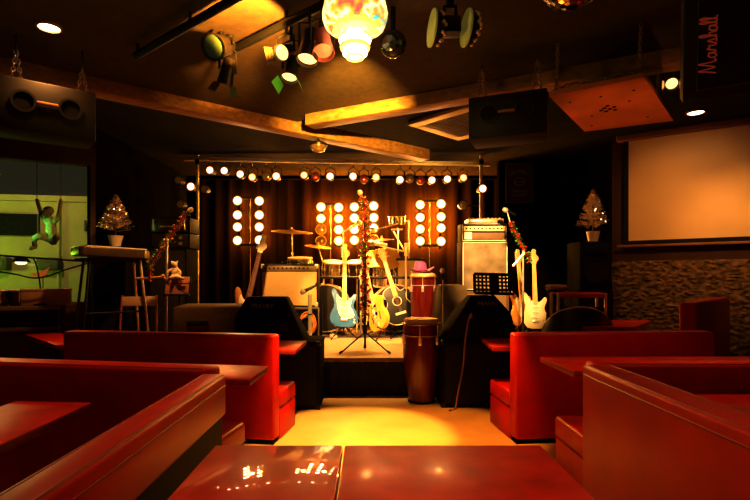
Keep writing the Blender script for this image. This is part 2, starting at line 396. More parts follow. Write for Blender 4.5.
w3 = [(-.36,0,0), (.34,0,0), (-.36,.40,0), (.34,.40,0), (-.20,0,.24), (.28,0,.24), (-.07,.12,.405), (.16,.12,.405), (-.07,.30,.405), (.16,.30,.405), (-.2,.4,.24), (.28,.40,.24)]
mon = wedge('dark stage monitor on the right bass bin, its left side a long slope', (1.06,4.64,.627), 0, w3, blackc, ((.08,.062,.33), -R(36), .06), None)
g = G(); g.tube(catmull([(.965,4.62,.83), (.955,4.58,.87), (.925,4.57,.80), (.90,4.585,.62), (.88,4.575,.40), (.83,4.56,.15), (.80,4.55,.012), (.74,4.50,.010)], 8), .008, 8)
tag(g.build('cable', M('brown_cable', (.28,.13,.05), .5)), 'orange-brown cable hanging down the front of the right bass bin', 'cable')

def pa_speaker(label, x, y, z0, w, d, h):
    t = thing('loudspeaker', label, 'speaker', (x,y,z0))
    g = G(); g.box((0,0,h/2), (w,d,h), bev=.012); g.build('cabinet', blackc, t)
    g = G(); g.lathe([(w*.36,0), (w*.38,-.012), (w*.33,-.01), (w*.30,.03), (w*.12,.06), (w*.10,.045), (.001,.03)], (0,-d/2-.002,h*.40), (0,1,0), 28); g.build('woofer', grille, t)
    g = G(); g.box((0,-d/2-.004,h*.82), (w*.66,.02,h*.2), bev=.006); g.box((0,-d/2-.012,h*.82), (w*.5,.02,h*.11), bev=.004); g.build('horn', blackp, t)
    return t
def low_cab(label, x, y, w, d, h):
    t = thing('bass_cabinet', label, 'speaker', (x,y,0))
    g = G(); g.box((0,0,h/2), (w,d,h), bev=.01); g.build('cabinet', blackc, t)
    g = G(); g.box((0,-d/2-.003,h/2), (w-.06,.01,h-.06)); g.build('front_grille', grille, t)
    return t
low_cab('low black cabinet carrying the loudspeaker before the stone wall', 2.63,5.95,.40,.42,1.05)
pa_speaker('black loudspeaker under the right Christmas tree', 2.63,5.93,1.05,.37,.38,.57)
low_cab('low black cabinet in shadow behind the keyboard', -2.70,5.40,.38,.38,.95)
pa_speaker('black loudspeaker under the left Christmas tree behind the keyboard', -2.70,5.40,.95,.36,.36,.58)

# Christmas trees
tins = M('silver_tinsel', (.62,.50,.40), .35, .5, var=.3)
pot_m = M('white_foil_pot', (.70,.62,.50), .45, var=.1)
tiny = M('fairy_light', (1,.9,.7), .3, emit=(1,.75,.45), es=6)
def xtree(label, loc, h, seed):
    rnd = random.Random(seed); t = thing('christmas_tree', label, 'christmas tree', loc)
    g = G(); g.lathe([(.05,0), (.075,.11), (.08,.12), (.07,.12), (.06,.09)], seg=20); g.build('pot', pot_m, t)
    g = G(); g.cyl((0,0,.09), (0,0,h-.02), .010, .004, 8); g.build('trunk', woodd, t)
    g = G(); z0 = .16
    for k in range(230):
        f = rnd.random()**.8; z = z0+(h-z0-.03)*f; rad = .165*(1-f)**.85+.012; a = rnd.random()*2*PI
        tip = Vector((math.cos(a)*rad, math.sin(a)*rad, z-.01+.05*(1-f))); root = Vector((0,0,z))
        n = 6 if rad > .05 else 3
        for q in range(n):
            p = root.lerp(tip, .25+.75*q/(n-1)); 
            for w in range(2):
                d = Vector((rnd.uniform(-1,1), rnd.uniform(-1,1), rnd.uniform(-.4,1))).normalized()*.022; s_ = d.cross(Vector((rnd.random(),rnd.random(),.3))).normalized()*.0042
                g.quad([p-s_, p+s_, p+d+s_*.4, p+d-s_*.4])
    for q in range(30):
        d = Vector((rnd.uniform(-1,1), rnd.uniform(-1,1), rnd.uniform(-.2,1.2))).normalized()*.03; p = Vector((0,0,h-.03)); s_ = d.cross(Vector((.3,.2,.9))).normalized()*.003
        g.quad([p-s_, p+s_, p+d+s_*.3, p+d-s_*.3])
    g.build('tinsel_branches', tins, t, smooth=False)
    for k in range(6 if seed == 5 else 2):
        f = rnd.uniform(.1,.8); a = PI+rnd.random()*PI; rad = .155*(1-f)**.85
        g = G(); g.ball((math.cos(a)*rad, math.sin(a)*rad, z0+(h-z0)*f), .006, 8); g.build('fairy_light', tiny, t)
    return t
xtree('silver tinsel Christmas tree on the loudspeaker left, behind keyboard', (-2.69,5.35,1.532), .57, 3)
xtree('silver tinsel Christmas tree on the loudspeaker right, near the screen', (2.64,5.84,1.622), .62, 5)

# ------------------------------------------------------------------ guitars
STRAT = [(0,0), (.08,.004), (.135,.035), (.160,.095), (.150,.16), (.118,.215), (.110,.255), (.122,.30), (.143,.35), (.135,.39), (.108,.385), (.078,.345), (.045,.33), (0,.335), (-.04,.345), (-.065,.37), (-.092,.42), (-.122,.452), (-.147,.44), (-.142,.38), (-.118,.30), (-.113,.25), (-.138,.20), (-.163,.13), (-.158,.07), (-.12,.02), (-.05,.002)]
ACOU = [(0,0), (.10,.012), (.165,.06), (.188,.13), (.172,.20), (.135,.255), (.122,.295), (.135,.345), (.150,.385), (.135,.415), (.10,.40), (.065,.405), (.04,.455), (0,.47), (-.07,.465), (-.125,.435), (-.142,.39), (-.135,.34), (-.122,.295), (-.135,.255), (-.172,.20), (-.188,.13), (-.165,.06), (-.10,.012)]
SEMI = [(0,0), (.09,.008), (.15,.045), (.172,.11), (.158,.18), (.122,.235), (.115,.27), (.13,.32), (.145,.36), (.12,.385), (.085,.37), (.055,.39), (.03,.43), (0,.44), (-.06,.44), (-.11,.42), (-.128,.38), (-.12,.33), (-.115,.27), (-.122,.235), (-.158,.18), (-.172,.11), (-.15,.045), (-.09,.008)]
def guitar(label, base, rot, s, kind, body_m, neck_m=maple, fret_m=maple, guard_m=None, head='strat', length=1.0):
    t = thing('guitar' if kind != 'bass' else 'bass_guitar', label, 'guitar', base, rot); t.scale = (s,s,s)
    ol = {'strat': STRAT, 'bass': STRAT, 'acoustic': ACOU, 'semi': SEMI}[kind]
    pts = [(p.x, p.z) for p in catmull([(a, 0, b) for a, b in ol], 4, True)]
    th = .045 if kind in ('strat', 'bass') else (.09 if kind == 'acoustic' else .06)
    g = G(); g.prism(pts, -th/2, th/2, bev=.008 if kind != 'acoustic' else .004); b = g.build('body', body_m, t)
    f = -th/2
    if kind == 'acoustic':
        g = G(); g.tube([(x*.985, f-.001, .006+z*.985) for x, z in pts], .005, 6, closed=True); g.build('binding', cream, b)
        g = G(); g.torus((0,f-.001,.285), .052, .006, (0,1,0), 28); g.build('rosette', cream, b)
        g = G(); g.cyl((0,f-.001,.285), (0,f-.003,.285), .046, seg=28); g.build('sound_hole', M('sound_hole_black', (.05,.025,.01), .8), b)
        g = G(); g.box((0,f-.006,.135), (.13,.012,.03), bev=.004); g.build('bridge', cream, t)
    elif kind == 'semi':
        for sx in (-1, 1):
          g = G(); g.tube(catmull([(sx*.085,f-.001,.10), (sx*.075,f-.001,.13), (sx*.085,f-.001,.17), (sx*.08,f-.001,.20)], 5), .006, 6)
          g.build('sound_hole', M('f_hole_black', (.03,.015,.01), .8), b)
        g = G(); g.box((0,f-.006,.12), (.09,.012,.02), bev=.003); g.box((0,f-.006,.06), (.05,.012,.05), bev=.003); g.build('bridge', chrome, t)
        for z in (.19, .29):
            g = G(); g.box((0,f-.006,z), (.075,.014,.035), bev=.003); g.build('pickup', blackp, t)
    else:
        gp = [(.02,.10), (.075,.10), (.118,.13), (.10,.19), (.075,.24), (.085,.30), (.09,.345), (.05,.325), (0,.325), (-.05,.345), (-.085,.385), (-.095,.34), (-.085,.27), (-.08,.22), (-.06,.15), (-.03,.11)]
        pg = [(p.x, p.z) for p in catmull([(a, 0, c) for a, c in gp], 3, True)]
        if guard_m: g = G(); g.prism(pg, f-.004, f-.0005); g.build('pickguard', guard_m, t)
        for z, r in ((.135, .15), (.20, 0), (.265, 0)):
            g = G(); g.box((0,f-.008,z), (.078,.012,.02), (0,r,0), bev=.005); g.build('pickup', white if kind == 'strat' else blackp, t)
        g = G(); g.box((0,f-.007,.085), (.075,.014,.03), bev=.003); g.build('bridge', chrome, t)
        for x, z in ((.075,.145), (.098,.115), (.118,.085)):
            g = G(); g.cyl((x,f,z), (x,f-.016,z), .011, .009, 14); g.build('knob', white, t)
        g = G(); g.box((.12,f-.003,.05), (.03,.008,.02), (0,.5,0), bev=.003); g.build('output_jack', chrome, t)
    # neck, fretboard, headstock
    nz = .30 if kind != 'acoustic' else .34; top = .80*length
    g = G(); g.hull([(x*w, y, z) for z, w in ((nz,.028), (top,.021)) for x in (-1, 1) for y in (f-.010, f+.012)]); n = g.build('neck', neck_m, t)
    g = G(); g.hull([(x*w, y, z) for z, w in ((nz,.0275), (top,.0205)) for x in (-1, 1) for y in (f-.016, f-.010)]); fb = g.build('fretboard', fret_m, n)
    if head == 'strat': hp = [(-.021,0), (.021,0), (.026,.03), (.05,.055), (.058,.085), (.045,.115), (.03,.12), (.022,.15), (.028,.185), (.0,.20), (-.024,.18), (-.03,.05)]
    else: hp = [(-.021,0), (.021,0), (.036,.03), (.042,.14), (.02,.155), (0,.15), (-.02,.155), (-.042,.14), (-.036,.03)]
    hq = [(p.x, top+p.z) for p in catmull([(a, 0, c) for a, c in hp], 3, True)]
    g = G(); g.prism(hq, f-.012, f+.004, bev=.003); hs = g.build('headstock', neck_m if kind != 'bass' else cream, t)
    for k in range(6):
        zz = top+.04+.023*k
        xs = -.036 if head == 'strat' else (-.05 if k % 2 else .05)
        g = G(); g.cyl((xs*.4,f-.012,zz), (xs*.4,f-.022,zz), .005, seg=8); g.cyl((xs*.4,f-.004,zz), (xs,f-.004,zz), .003, seg=6); g.ball((xs*1.15,f-.004,zz), .009, 8); g.build('tuning_peg', chrome, hs)
    g = G()
    for k in range(6): g.cyl((-.017+.0068*k,f-.020,.085 if kind != 'acoustic' else .135), (-.012+.0048*k,f-.018,top), .0006, seg=4)
    g.build('strings', steel, t)
    return t
def gstand(label, loc, rot=0, h=.55):
    t = thing('guitar_stand', label, 'stand', loc, (0,0,rot))
    g = G(); g.cyl((0,.12,.10), (0,.16,h), .010); g.build('post', blackm, t)
    for e in ((-.17,-.16,.012), (.17,-.16,.012), (0,.34,.012)):
        g = G(); g.tube([(0,.12,.16), e], .009); g.ball(e, .012, 8); g.build('leg', blackm, t)
    g = G(); g.tube([(-.12,-.10,.17), (-.12,-.02,.14), (-.10,.10,.14), (.10,.10,.14), (.12,-.02,.14), (.12,-.10,.17)], .009); g.build('cradle', blackm, t)
    g = G(); g.tube([(-.05,.04,h+.02), (-.05,.14,h), (.05,.14,h), (.05,.04,h+.02)], .008); g.build('yoke', blackm, t)
    return t
teal = M('teal_lacquer', (.05,.19,.46), .22, var=.1, coat=.5)
natural = M('yellow_natural_finish', (.78,.50,.09), .25, var=.12, coat=.4, scale=5, stretch=(6,6,1))
blackl = M('black_gloss', (.010,.008,.006), .3, var=.2, coat=.1)
offw = M('aged_white_lacquer', (.78,.66,.42), .25, var=.05, coat=.4)
sun = M('honey_burst', (.50,.24,.07), .25, var=.2, coat=.4)
YG = 6.72
guitar('teal electric guitar with white pickguard standing centre stage', (X(344,YG),YG,SZ+.15), (R(-14),R(1),R(4)), 1.16, 'strat', teal, guard_m=white)
gstand('black guitar stand holding the teal electric guitar', (X(344,YG),YG-.0,SZ), R(4), .50)
guitar('yellow natural-finish guitar turned sideways right of the centre mic stand', (X(381,YG),YG-.12,SZ+.13), (R(-3),R(-25),R(-55)), 1.13, 'semi', natural, head='acoustic')
gstand('black guitar stand holding the yellow guitar', (X(377,YG),YG-.04,SZ), R(-50), .5)
guitar('black cutaway acoustic guitar with cream binding leaning left', (X(404,YG),YG+.05,SZ+.18), (R(-12),R(-15.5),R(8)), 1.14, 'acoustic', blackl, fret_m=maple, head='acoustic')
gstand('black guitar stand holding the black acoustic guitar', (X(401,YG),YG+.06,SZ), R(8), .5)
guitar('aged white electric guitar standing upright at right of the stage', (X(535.5,6.3),6.3,SZ+.17), (R(-12),R(1),R(-6)), 1.03, 'strat', offw, guard_m=cream)
gstand('black guitar stand holding the aged white guitar', (X(535.5,6.3),6.3,SZ), R(-6), .5)
guitar('honey-coloured guitar tucked behind the aged white guitar', (X(523,6.62),6.62,SZ+.17), (R(-12),R(3),R(20)), 1.05, 'strat', sun, guard_m=cream)
gstand('black guitar stand holding the honey-coloured guitar', (X(523,6.62),6.62,SZ), R(20), .5)
guitar('bass guitar with pale headstock leaning right at the left of the amplifier', (X(239.5,5.95),5.95,SZ+.16), (R(-8),R(15.5),R(25)), 1.16, 'bass', sun, fret_m=rose, neck_m=M('red_brown_neck', (.30,.09,.04), .4), guard_m=cream, length=1.08)
gstand('black guitar stand holding the bass guitar', (X(240,5.95),5.95,SZ), R(20), .5)

# ------------------------------------------------------------------ amplifiers
tweed = M('gold_grille_cloth', (.44,.30,.115), .7, var=.2, scale=120, bump=.1)
tolex = M('brown_black_tolex', (.03,.02,.012), .7, var=.3, scale=80, bump=.15, spec=.1)
YA = 6.45
t = thing('flight_case', 'dark flight case under the gold-fronted amplifier', 'case', (X(288,YA),YA+.22,SZ))
g = G(); g.box((0,0,.215), (.80,.44,.43), bev=.008); g.build('shell', M('case_laminate', (.005,.004,.003), .7, spec=.03), t)
for sx in (-1, 1):
    g = G()
    for z in (.012, .418): g.box((0,sx*.215,z), (.81,.02,.024), bev=.004)
    for sy in (-1, 1): g.box((sy*.395,sx*.215,.215), (.022,.022,.43), bev=.004)
    g.build('edging', M('dull_edging', (.10,.08,.06), .5, .5), t)
ZA = SZ+.432
t = thing('combo_amplifier', 'gold-fronted guitar combo amplifier left of the drum kit', 'amplifier', (X(289,YA),YA+.18,ZA))
w, hh = .735, .56
g = G(); g.box((0,0,hh/2), (w,.28,hh), bev=.012); g.build('cabinet', tolex, t)
g = G(); g.box((0,-.142,hh*.43), (w-.03,.012,hh*.78), bev=.003); g.build('grille', tweed, t)
g = G(); g.box((0,-.144,hh*.90), (w-.03,.014,hh*.12), bev=.003); pnl = g.build('control_panel', M('panel_brown', (.16,.10,.05), .4), t)
for k in range(11):
    g = G(); g.cyl((-.31+.055*k,-.15,hh*.90), (-.31+.055*k,-.168,hh*.90), .013, .010, 12); g.build('knob', blackp, pnl)
g = G(); g.tube(catmull([(-.12,0,hh), (-.10,0,hh+.025), (.10,0,hh+.025), (.12,0,hh)], 5), .009); g.build('handle', blackp, t)
for sx in (-1, 1):
    for z in (.03, hh-.03): g = G(); g.box((sx*(w/2-.02),-.13,z), (.05,.035,.062), bev=.012); g.build('corner_guard', steel, t)
# right-hand stack
YR = 6.15; xr = X(485,YR); wr = .575
t = thing('speaker_cabinet', 'brown speaker cabinet at the bottom of the right amplifier stack', 'speaker', (xr-.05,YR+.2,SZ))
g = G(); g.box((0,0,.325), (.70,.40,.65), bev=.012); g.build('cabinet', M('brown_tolex', (.12,.06,.022), .7, var=.2, scale=60), t)
g = G(); g.box((0,-.203,.325), (.62,.012,.57), bev=.004); g.build('grille', M('brown_grille', (.20,.13,.06), .8, var=.3, scale=120), t)
Z1 = SZ+.652; h1 = Zz(241,YR)-Z1
silver_cloth = M('silver_grille_cloth', (.22,.18,.12), .7, var=.45, scale=5, bump=.1)
t = thing('speaker_cabinet', 'silver-fronted speaker cabinet with white piping under the amplifier head', 'speaker', (xr,YR+.17,Z1))
g = G(); g.box((0,0,h1/2), (wr,.33,h1), bev=.010); g.build('cabinet', tolex, t)
g = G(); g.box((0,-.166,h1/2), (wr-.05,.010,h1-.05), bev=.003); g.build('grille', silver_cloth, t)
g = G(); q = wr/2-.018; g.tube([(-q,-.170,.018), (q,-.170,.018), (q,-.170,h1-.018), (-q,-.170,h1-.018)], .008, 6, closed=True); g.build('piping', white, t)
ZH = Z1+h1; hH = Zz(223,YR)-ZH
t = thing('amplifier_head', 'black amplifier head with bright control strip on the silver cabinet', 'amplifier', (xr-.005,YR+.16,ZH))
g = G(); g.box((0,0,hH/2), (wr-.02,.28,hH), bev=.010); g.build('case', tolex, t)
g = G(); g.box((0,-.143,hH*.70), (wr-.07,.012,hH*.28), bev=.002); pn = g.build('control_panel', M('bright_panel', (.80,.68,.45), .35), t)
for k in range(10):
    g = G(); g.cyl((-.22+.048*k,-.149,hH*.70), (-.22+.048*k,-.166,hH*.70), .011, .009, 12); g.build('knob', blackp, pn)
g = G(); g.box((0,-.143,hH*.28), (wr-.07,.012,hH*.38), bev=.002); g.build('front_grille', M('brown_front', (.16,.09,.045), .6), t)
g = G(); g.box((-.20,-.151,hH*.30), (.09,.006,.09)); g.build('badge', white, t)
g = G(); g.tube([(-wr/2+.02,-.146,.008), (wr/2-.02,-.146,.008), (wr/2-.02,-.146,hH-.01), (-wr/2+.02,-.146,hH-.01)], .006, 6, closed=True); g.build('piping', white, t)
t = thing('effects_unit', 'silver effects unit with small knobs on top of the amplifier head', 'effects unit', (xr+.02,YR+.15,ZH+hH))
g = G(); g.box((0,0,.03), (.44,.24,.06), bev=.008); g.build('case', M('silver_case', (.62,.54,.40), .35, .5), t)
g = G()
for k in range(9): g.cyl((-.19+.047*k,-.05,.06), (-.19+.047*k,-.05,.075), .012, seg=10)
g.build('knob', steel, t)
# draped amp between back conga and stack
YD = 6.1; t = thing('covered_amplifier', 'amplifier under a grey dust cover between rear conga and right stack', 'amplifier', (X(452,YD),YD+.18,SZ))
g = G(); n = 44; rs = []
for k, (z, e) in enumerate(((.0,.03), (.2,.02), (.45,.008), (.66,0), (.71,-.02), (.725,-.08))):
    ring = []
    for i in range(n):
        a = 2*PI*i/n; c_, s_ = math.cos(a), math.sin(a); m = max(abs(c_), abs(s_)); wv = (1-min(1,z/.66))*.018*math.sin(a*9)
        ring.append(((.20+e+wv)*c_/m*.95, (.18+e+wv)*s_/m*.95, z+.008))
    rs.append(ring)
g.rings(rs); g.build('dust_cover', M('grey_dust_cover', (.12,.09,.05), .8, spec=.1, var=.25, scale=6, bump=.1), t)
# tan amp at the back
t = thing('guitar_amplifier', 'tall tan amplifier cabinet behind the drum microphones', 'amplifier', (X(410,7.4),7.45,SZ))
g = G(); g.box((0,0,.55), (.42,.30,1.10), bev=.01); g.build('cabinet', tolex, t)
g = G(); g.box((0,-.152,.55), (.37,.010,1.03), bev=.003); g.build('grille', M('tan_grille', (.42,.32,.19), .75, var=.2, scale=100), t)

t = thing('cable_coil', 'coil of orange-brown cable hanging at the front of the flight case', 'cable', (X(309,YA)-.02,YA-.03,SZ+.22))
g = G()
for k in range(6): g.torus((.012*(k % 3)-.01,-.012*(k % 2)-.004*k,.012*k-.03), .115+.008*(k % 3), .007, (.15*(k-2)*.3,1,.1*(k % 3)), 28, 6, sx=.8)
g.build('coil', M('orange_cable', (.50,.20,.05), .45), t)
g = G(); g.tube([(0,.03,.13), (0,-.02,.135), (0,-.035,.10)], .009); g.build('tie', blackp, t)
for lab, px, py, rz, cm in (('cream effects pedal on the stage under the teal guitar, left one', 333.5, 337, .3, cream), ('pale effects pedal on the stage under the teal guitar, right one', 349, 334.5, -.5, M('pale_gold_pedal', (.62,.46,.26), .4, .3))):
    Yp = (H-SZ)*F/(py+1-HY); t = thing('effects_pedal', lab, 'effects pedal', (X(px,Yp),Yp,SZ), (0,0,rz))
    g = G(); g.hull([(x*.04,y,z) for x in (-1,1) for y, z in ((-.06,0), (.06,0), (-.06,.035), (.06,.06))], .006); g.build('case', cm, t)
    g = G(); g.cyl((0,-.03,.04), (0,-.03,.056), .011, seg=12); g.build('footswitch', chrome, t)
    for sx in (-1, 1): g = G(); g.cyl((sx*.02,.035,.05), (sx*.02,.035,.068), .009, seg=10); g.build('knob', blackp, t)
# ------------------------------------------------------------------ congas and hat
def conga(label, x, y, z, h, r, stand=0):
    t = thing('conga_drum', label, 'drum', (x,y,z)); k = r/.17
    g = G(); g.lathe([(r*.66,stand), (r*.70,stand+.02), (r*.93,stand+h*.33), (r*1.02,stand+h*.58), (r*.98,stand+h*.80), (r*.93,stand+h*.955), (r*.90,stand+h*.955), (.01,stand+h*.95)], seg=36); g.build('shell', congam, t)
    g = G(); g.lathe([(r*.985,stand+h*.925), (r*1.005,stand+h*.93), (r*.97,stand+h*.975), (r*.90,stand+h*.995), (r*.5,stand+h*1.0), (.001,stand+h)], seg=36); g.build('drumhead', skin_m, t)
    g = G(); g.torus((0,0,stand+h*.935), r*1.015, .010, seg=40, tseg=8); g.build('rim', M('conga_rim', (.34,.15,.06), .3, .6), t)
    g = G(); g.torus((0,0,stand+h*.80), r*.995, .006, seg=36); g.build('band', steel, t)
    for j in range(6):
        a = 2*PI*j/6+.35; c_, s_ = math.cos(a), math.sin(a)
        g = G(); g.tube([(c_*r*1.03,s_*r*1.03,stand+h*.935), (c_*r*1.06,s_*r*1.06,stand+h*.87), (c_*r*1.05,s_*r*1.05,stand+h*.70)], .005); g.box((c_*r*1.03,s_*r*1.03,stand+h*.74), (.03,.03,.07), (0,0,a), bev=.006); g.build('tuning_lug', chrome, t)
    g = G(); g.torus((0,0,stand+.012), r*.68, .012, seg=32); g.build('foot_ring', blackp, t)
    if stand:
        g = G()
        for j in range(3):
            a = 2*PI*j/3+.5; g.tube([(math.cos(a)*r*.9,math.sin(a)*r*.9,stand+h*.30), (math.cos(a)*r*1.1,math.sin(a)*r*1.1,0.01)], .009)
        g.torus((0,0,stand+h*.28), r*.95, .008, seg=30); g.build('stand', steel, t)
    return t
conga('dark red conga drum standing on the floor in front of the stage', X(421.5,4.84),4.86,0,.812,.176)
YC = 6.25; ch = Zz(273,YC)-SZ-.09
conga('dark red conga drum on stage under the purple hat', X(425,YC),YC+.17,SZ,ch,.165,.09)
t = thing('cowboy_hat', 'purple cowboy hat lying on the rear conga drum', 'hat', (X(421.5,YC),YC+.13,SZ+.09+ch+.002), (0,0,R(10))); t.scale = (.86,.86,1.15)
purp = M('purple_felt', (.42,.10,.34), .75, var=.15, scale=20, sheen=.3)
g = G(); n = 40; rs = []
for r, z in ((.0885,.006), (.185,.012), (.187,.016), (.0875,.014)):
    rs.append([(math.cos(2*PI*i/n)*r*1.1, math.sin(2*PI*i/n)*r*.85, z+(.055*abs(math.cos(2*PI*i/n))**2 if r > .1 else 0)) for i in range(n)])
g.rings(rs, cap=False); g.build('brim', purp, t)
g = G(); rs = []
for f, z in ((1,.01), (.97,.06), (.88,.105), (.66,.125), (.3,.112), (.02,.105)):
    rs.append([(math.cos(2*PI*i/n)*.098*f, math.sin(2*PI*i/n)*.076*f*(1 if z < .1 else .8), z) for i in range(n)])
g.rings(rs); g.build('crown', purp, t)
g = G(); g.torus((0,0,.028), .0975, .009, seg=40, sy=.78); g.build('hat_band', M('dark_purple_band', (.16,.03,.13), .5), t)

# ------------------------------------------------------------------ drum kit
drumw = M('drum_shell_dark', (.05,.025,.015), .3, var=.3, coat=.4)
drumc = M('drum_shell_chrome', (.65,.52,.34), .22, .9, var=.2)
headb = M('bass_drum_head_black', (.03,.02,.015), .5, var=.3)
headw = M('drum_head_white', (.74,.62,.42), .5, var=.06)
t = thing('drum_rug', 'dark rug under the drum kit at the back of the stage', 'rug', (-.1,7.35,SZ))
g = G(); g.box((0,0,.006), (2.1,1.1,.012), bev=.003); g.build('rug', M('dark_rug', (.10,.06,.035), .95, var=.5, scale=40), t)
DZ = SZ+.012
def kick(label, px, r=.335, Y=7.08):
    t = thing('bass_drum', label, 'drum', (X(px,Y),Y,DZ)); cz = r+.035
    g = G(); g.cyl((0,0,cz), (0,.42,cz), r*.97, seg=44, cap=False); g.build('shell', drumw, t)
    for y in (0, .42):
        g = G(); g.lathe([(r*.96,y-.022), (r*1.02,y-.022), (r*1.02,y+.022), (r*.96,y+.022)], (0,0,cz), (0,1,0), 44, cap=False); g.build('hoop', M('hoop_cream', (.60,.46,.28), .4, var=.15), t)
        g = G(); g.cyl((0,y-.006,cz), (0,y+.006,cz), r*.965, seg=44); g.build('drumhead', headb, t)
    for j in range(8):
        a = 2*PI*j/8+.2; c_, s_ = math.cos(a)*r*1.02, math.sin(a)*r*1.02
        g = G(); g.tube([(c_,-.01,cz+s_), (c_,.11,cz+s_)], .006); g.box((c_,.13,cz+s_), (.03,.06,.03), (0,-a,0), bev=.006); g.build('tuning_lug', chrome, t)
    for sx in (-1, 1):
        g = G(); g.tube([(sx*r*.75,.08,cz-r*.62), (sx*(r+.03),-.03,.010)], .009); g.build('spur', chrome, t)
    return t
kick('left bass drum of the kit with cream hoop, behind the teal guitar', 326)
kick('right bass drum of the kit, behind the black acoustic guitar', 396)
def tom(label, px, py, Y, r, h, m, tilt, name='tom_drum'):
    t = thing(name, label, 'drum', P(px,py,Y), tilt)
    g = G(); g.cyl((0,0,-h), (0,0,-.004), r, seg=32); g.build('shell', m, t)
    for z in (0, -h):
        g = G(); g.lathe([(r*1.0,z-.012), (r*1.04,z-.012), (r*1.04,z+.010), (r*1.0,z+.010)], seg=32, cap=False); g.build('rim', chrome, t)
    g = G(); g.cyl((0,0,-.004), (0,0,.003), r*.995, seg=32); g.build('drumhead', headw, t)
    for j in range(8):
        a = 2*PI*j/8
        g = G(); g.tube([(math.cos(a)*r*1.05,math.sin(a)*r*1.05,0), (math.cos(a)*r*1.05,math.sin(a)*r*1.05,-h)], .004, 6); g.box((math.cos(a)*r*1.04,math.sin(a)*r*1.04,-h/2), (.02,.02,.05), (0,0,a), bev=.004); g.build('tuning_lug', chrome, t)
    ww = Euler(tilt).to_matrix().inverted() @ Vector((0,0,-1))
    L = P(px,py,Y).z-DZ-h*.9
    g = G(); c0 = Vector((0,0,-h)); g.tube([c0, c0+ww*(L-.06)], .013)
    ex, ey = frame_of(ww)
    for j in range(3):
        a = 2*PI*j/3; g.tube([c0+ww*(L-.25), c0+ww*(L-.008)+(ex*math.cos(a)+ey*math.sin(a))*.18], .008)
    g.build('stand', chrome, t)
    return t
tom('chrome snare drum on a stand behind the gold-fronted amplifier', 300,258,7.15,.17,.14, drumc, (R(8),0,0), 'snare_drum')
tom('rack tom of the kit left of the teal guitar neck', 333,262,7.42,.15,.20, drumc, (R(14),R(4),0))
tom('rack tom of the kit right of the teal guitar neck', 356,262,7.42,.15,.20, drumw, (R(14),R(-4),0))
tom('floor tom of the kit behind the black acoustic guitar neck', 385,266,7.55,.17,.30, drumc, (R(8),0,0))
t = thing('drum_rack', 'dark horizontal drum rack bar on posts in front of the toms', 'drum rack', (0,7.62-.42,DZ))
g = G(); zr = Zz(277.5,7.2)-DZ; g.cyl((X(317,7.2),-.16,zr), (X(412,7.2),-.16,zr), .019); g.build('bar', blackm, t)
for px in (318, 361, 411):
    g = G(); g.cyl((X(px,7.2),-.16,0), (X(px,7.2),-.16,zr+.10), .017); g.build('post', steel, t)
    g = G(); g.box((X(px,7.2),-.16,zr), (.06,.06,.06), bev=.012); g.build('clamp', chrome, t)
def cymbal(label, px, py, Y, r, tilt, basex=0, m=brass, arm=True):
    p = P(px,py,Y); t = thing('cymbal_stand', label, 'cymbal', (p.x+basex,Y+.05,SZ))
    zc = p.z-SZ; c = Vector((-basex,-.05,zc))
    q = Matrix.Translation(c) @ Euler(tilt).to_matrix().to_4x4()
    g = G(); g.lathe([(.001,.030), (r*.10,.028), (r*.17,.010), (r*.5,.001), (r,-.014), (r,-.016), (r*.5,-.002), (r*.16,.005), (.001,.024)], seg=40, cap=False); g.bm.transform(q); g.build('cymbal', m, t)
    g = G(); g.cyl((0,0,.028), (0,0,.055), .012, seg=10); g.bm.transform(q); g.build('wing_nut', chrome, t)
    g = G(); top = zc*.78; g.cyl((0,0,.15), (0,0,top), .012); g.tube([(0,0,top), c+Vector((0,0,0))], .009); g.ball((0,0,top), .022, 10); g.build('pole', chrome, t)
    for j in range(3):
        a = 2*PI*j/3+.4; g = G(); g.tube([(0,0,.32), (math.cos(a)*.24,math.sin(a)*.24,.012)], .008); g.ball((math.cos(a)*.24,math.sin(a)*.24,.012), .012, 8); g.build('leg', chrome, t)
    return t
cymbal('large dim ride cymbal left above the snare drum', 292,231,7.3,.30,(R(10),R(4),0), -.0)
cymbal('small crash cymbal just right of the centre garlanded stand', 382,239.5,7.25,.18,(R(6),R(-6),0), .06)
cymbal('steeply tilted golden cymbal above the floor tom', 388,258,7.30,.19,(R(58),R(14),0), .12)
cymbal('golden cymbal tilted toward the viewer behind the centre garlanded stand', 371,258,7.62,.17,(R(50),R(-22),0), -.05)
cymbal('thin crash cymbal above the left rack tom', 318,246,7.6,.2,(R(9),R(8),0), .08)
# percussion cluster (bright cylinders at the top right of the kit)
t = thing('timbale_drums', 'pair of small bright timbales on a pole above the kit', 'drum', (X(398,7.5),7.5,SZ))
for px in (392.5, 401.5):
    x = X(px,7.5)-X(398,7.5); z = Zz(217,7.5)-SZ
    g = G(); g.cyl((x,0,z-.11), (x,0,z), .058, seg=24); s_ = g.build('shell', drumc if px < 395 else M('green_gold_shell', (.45,.50,.20), .25, .7), t)
    g = G(); g.torus((x,0,z), .060, .007, seg=24); g.build('rim', chrome, s_)
g = G(); z = Zz(224,7.5)-SZ; g.cyl((0,0,.02), (0,0,z-.06), .012); g.tube([(-.1,0,z-.08), (.07,0,z-.08)], .012); g.lathe([(.2,0), (.2,.012), (.05,.03)], seg=20); g.build('pole', chrome, t)

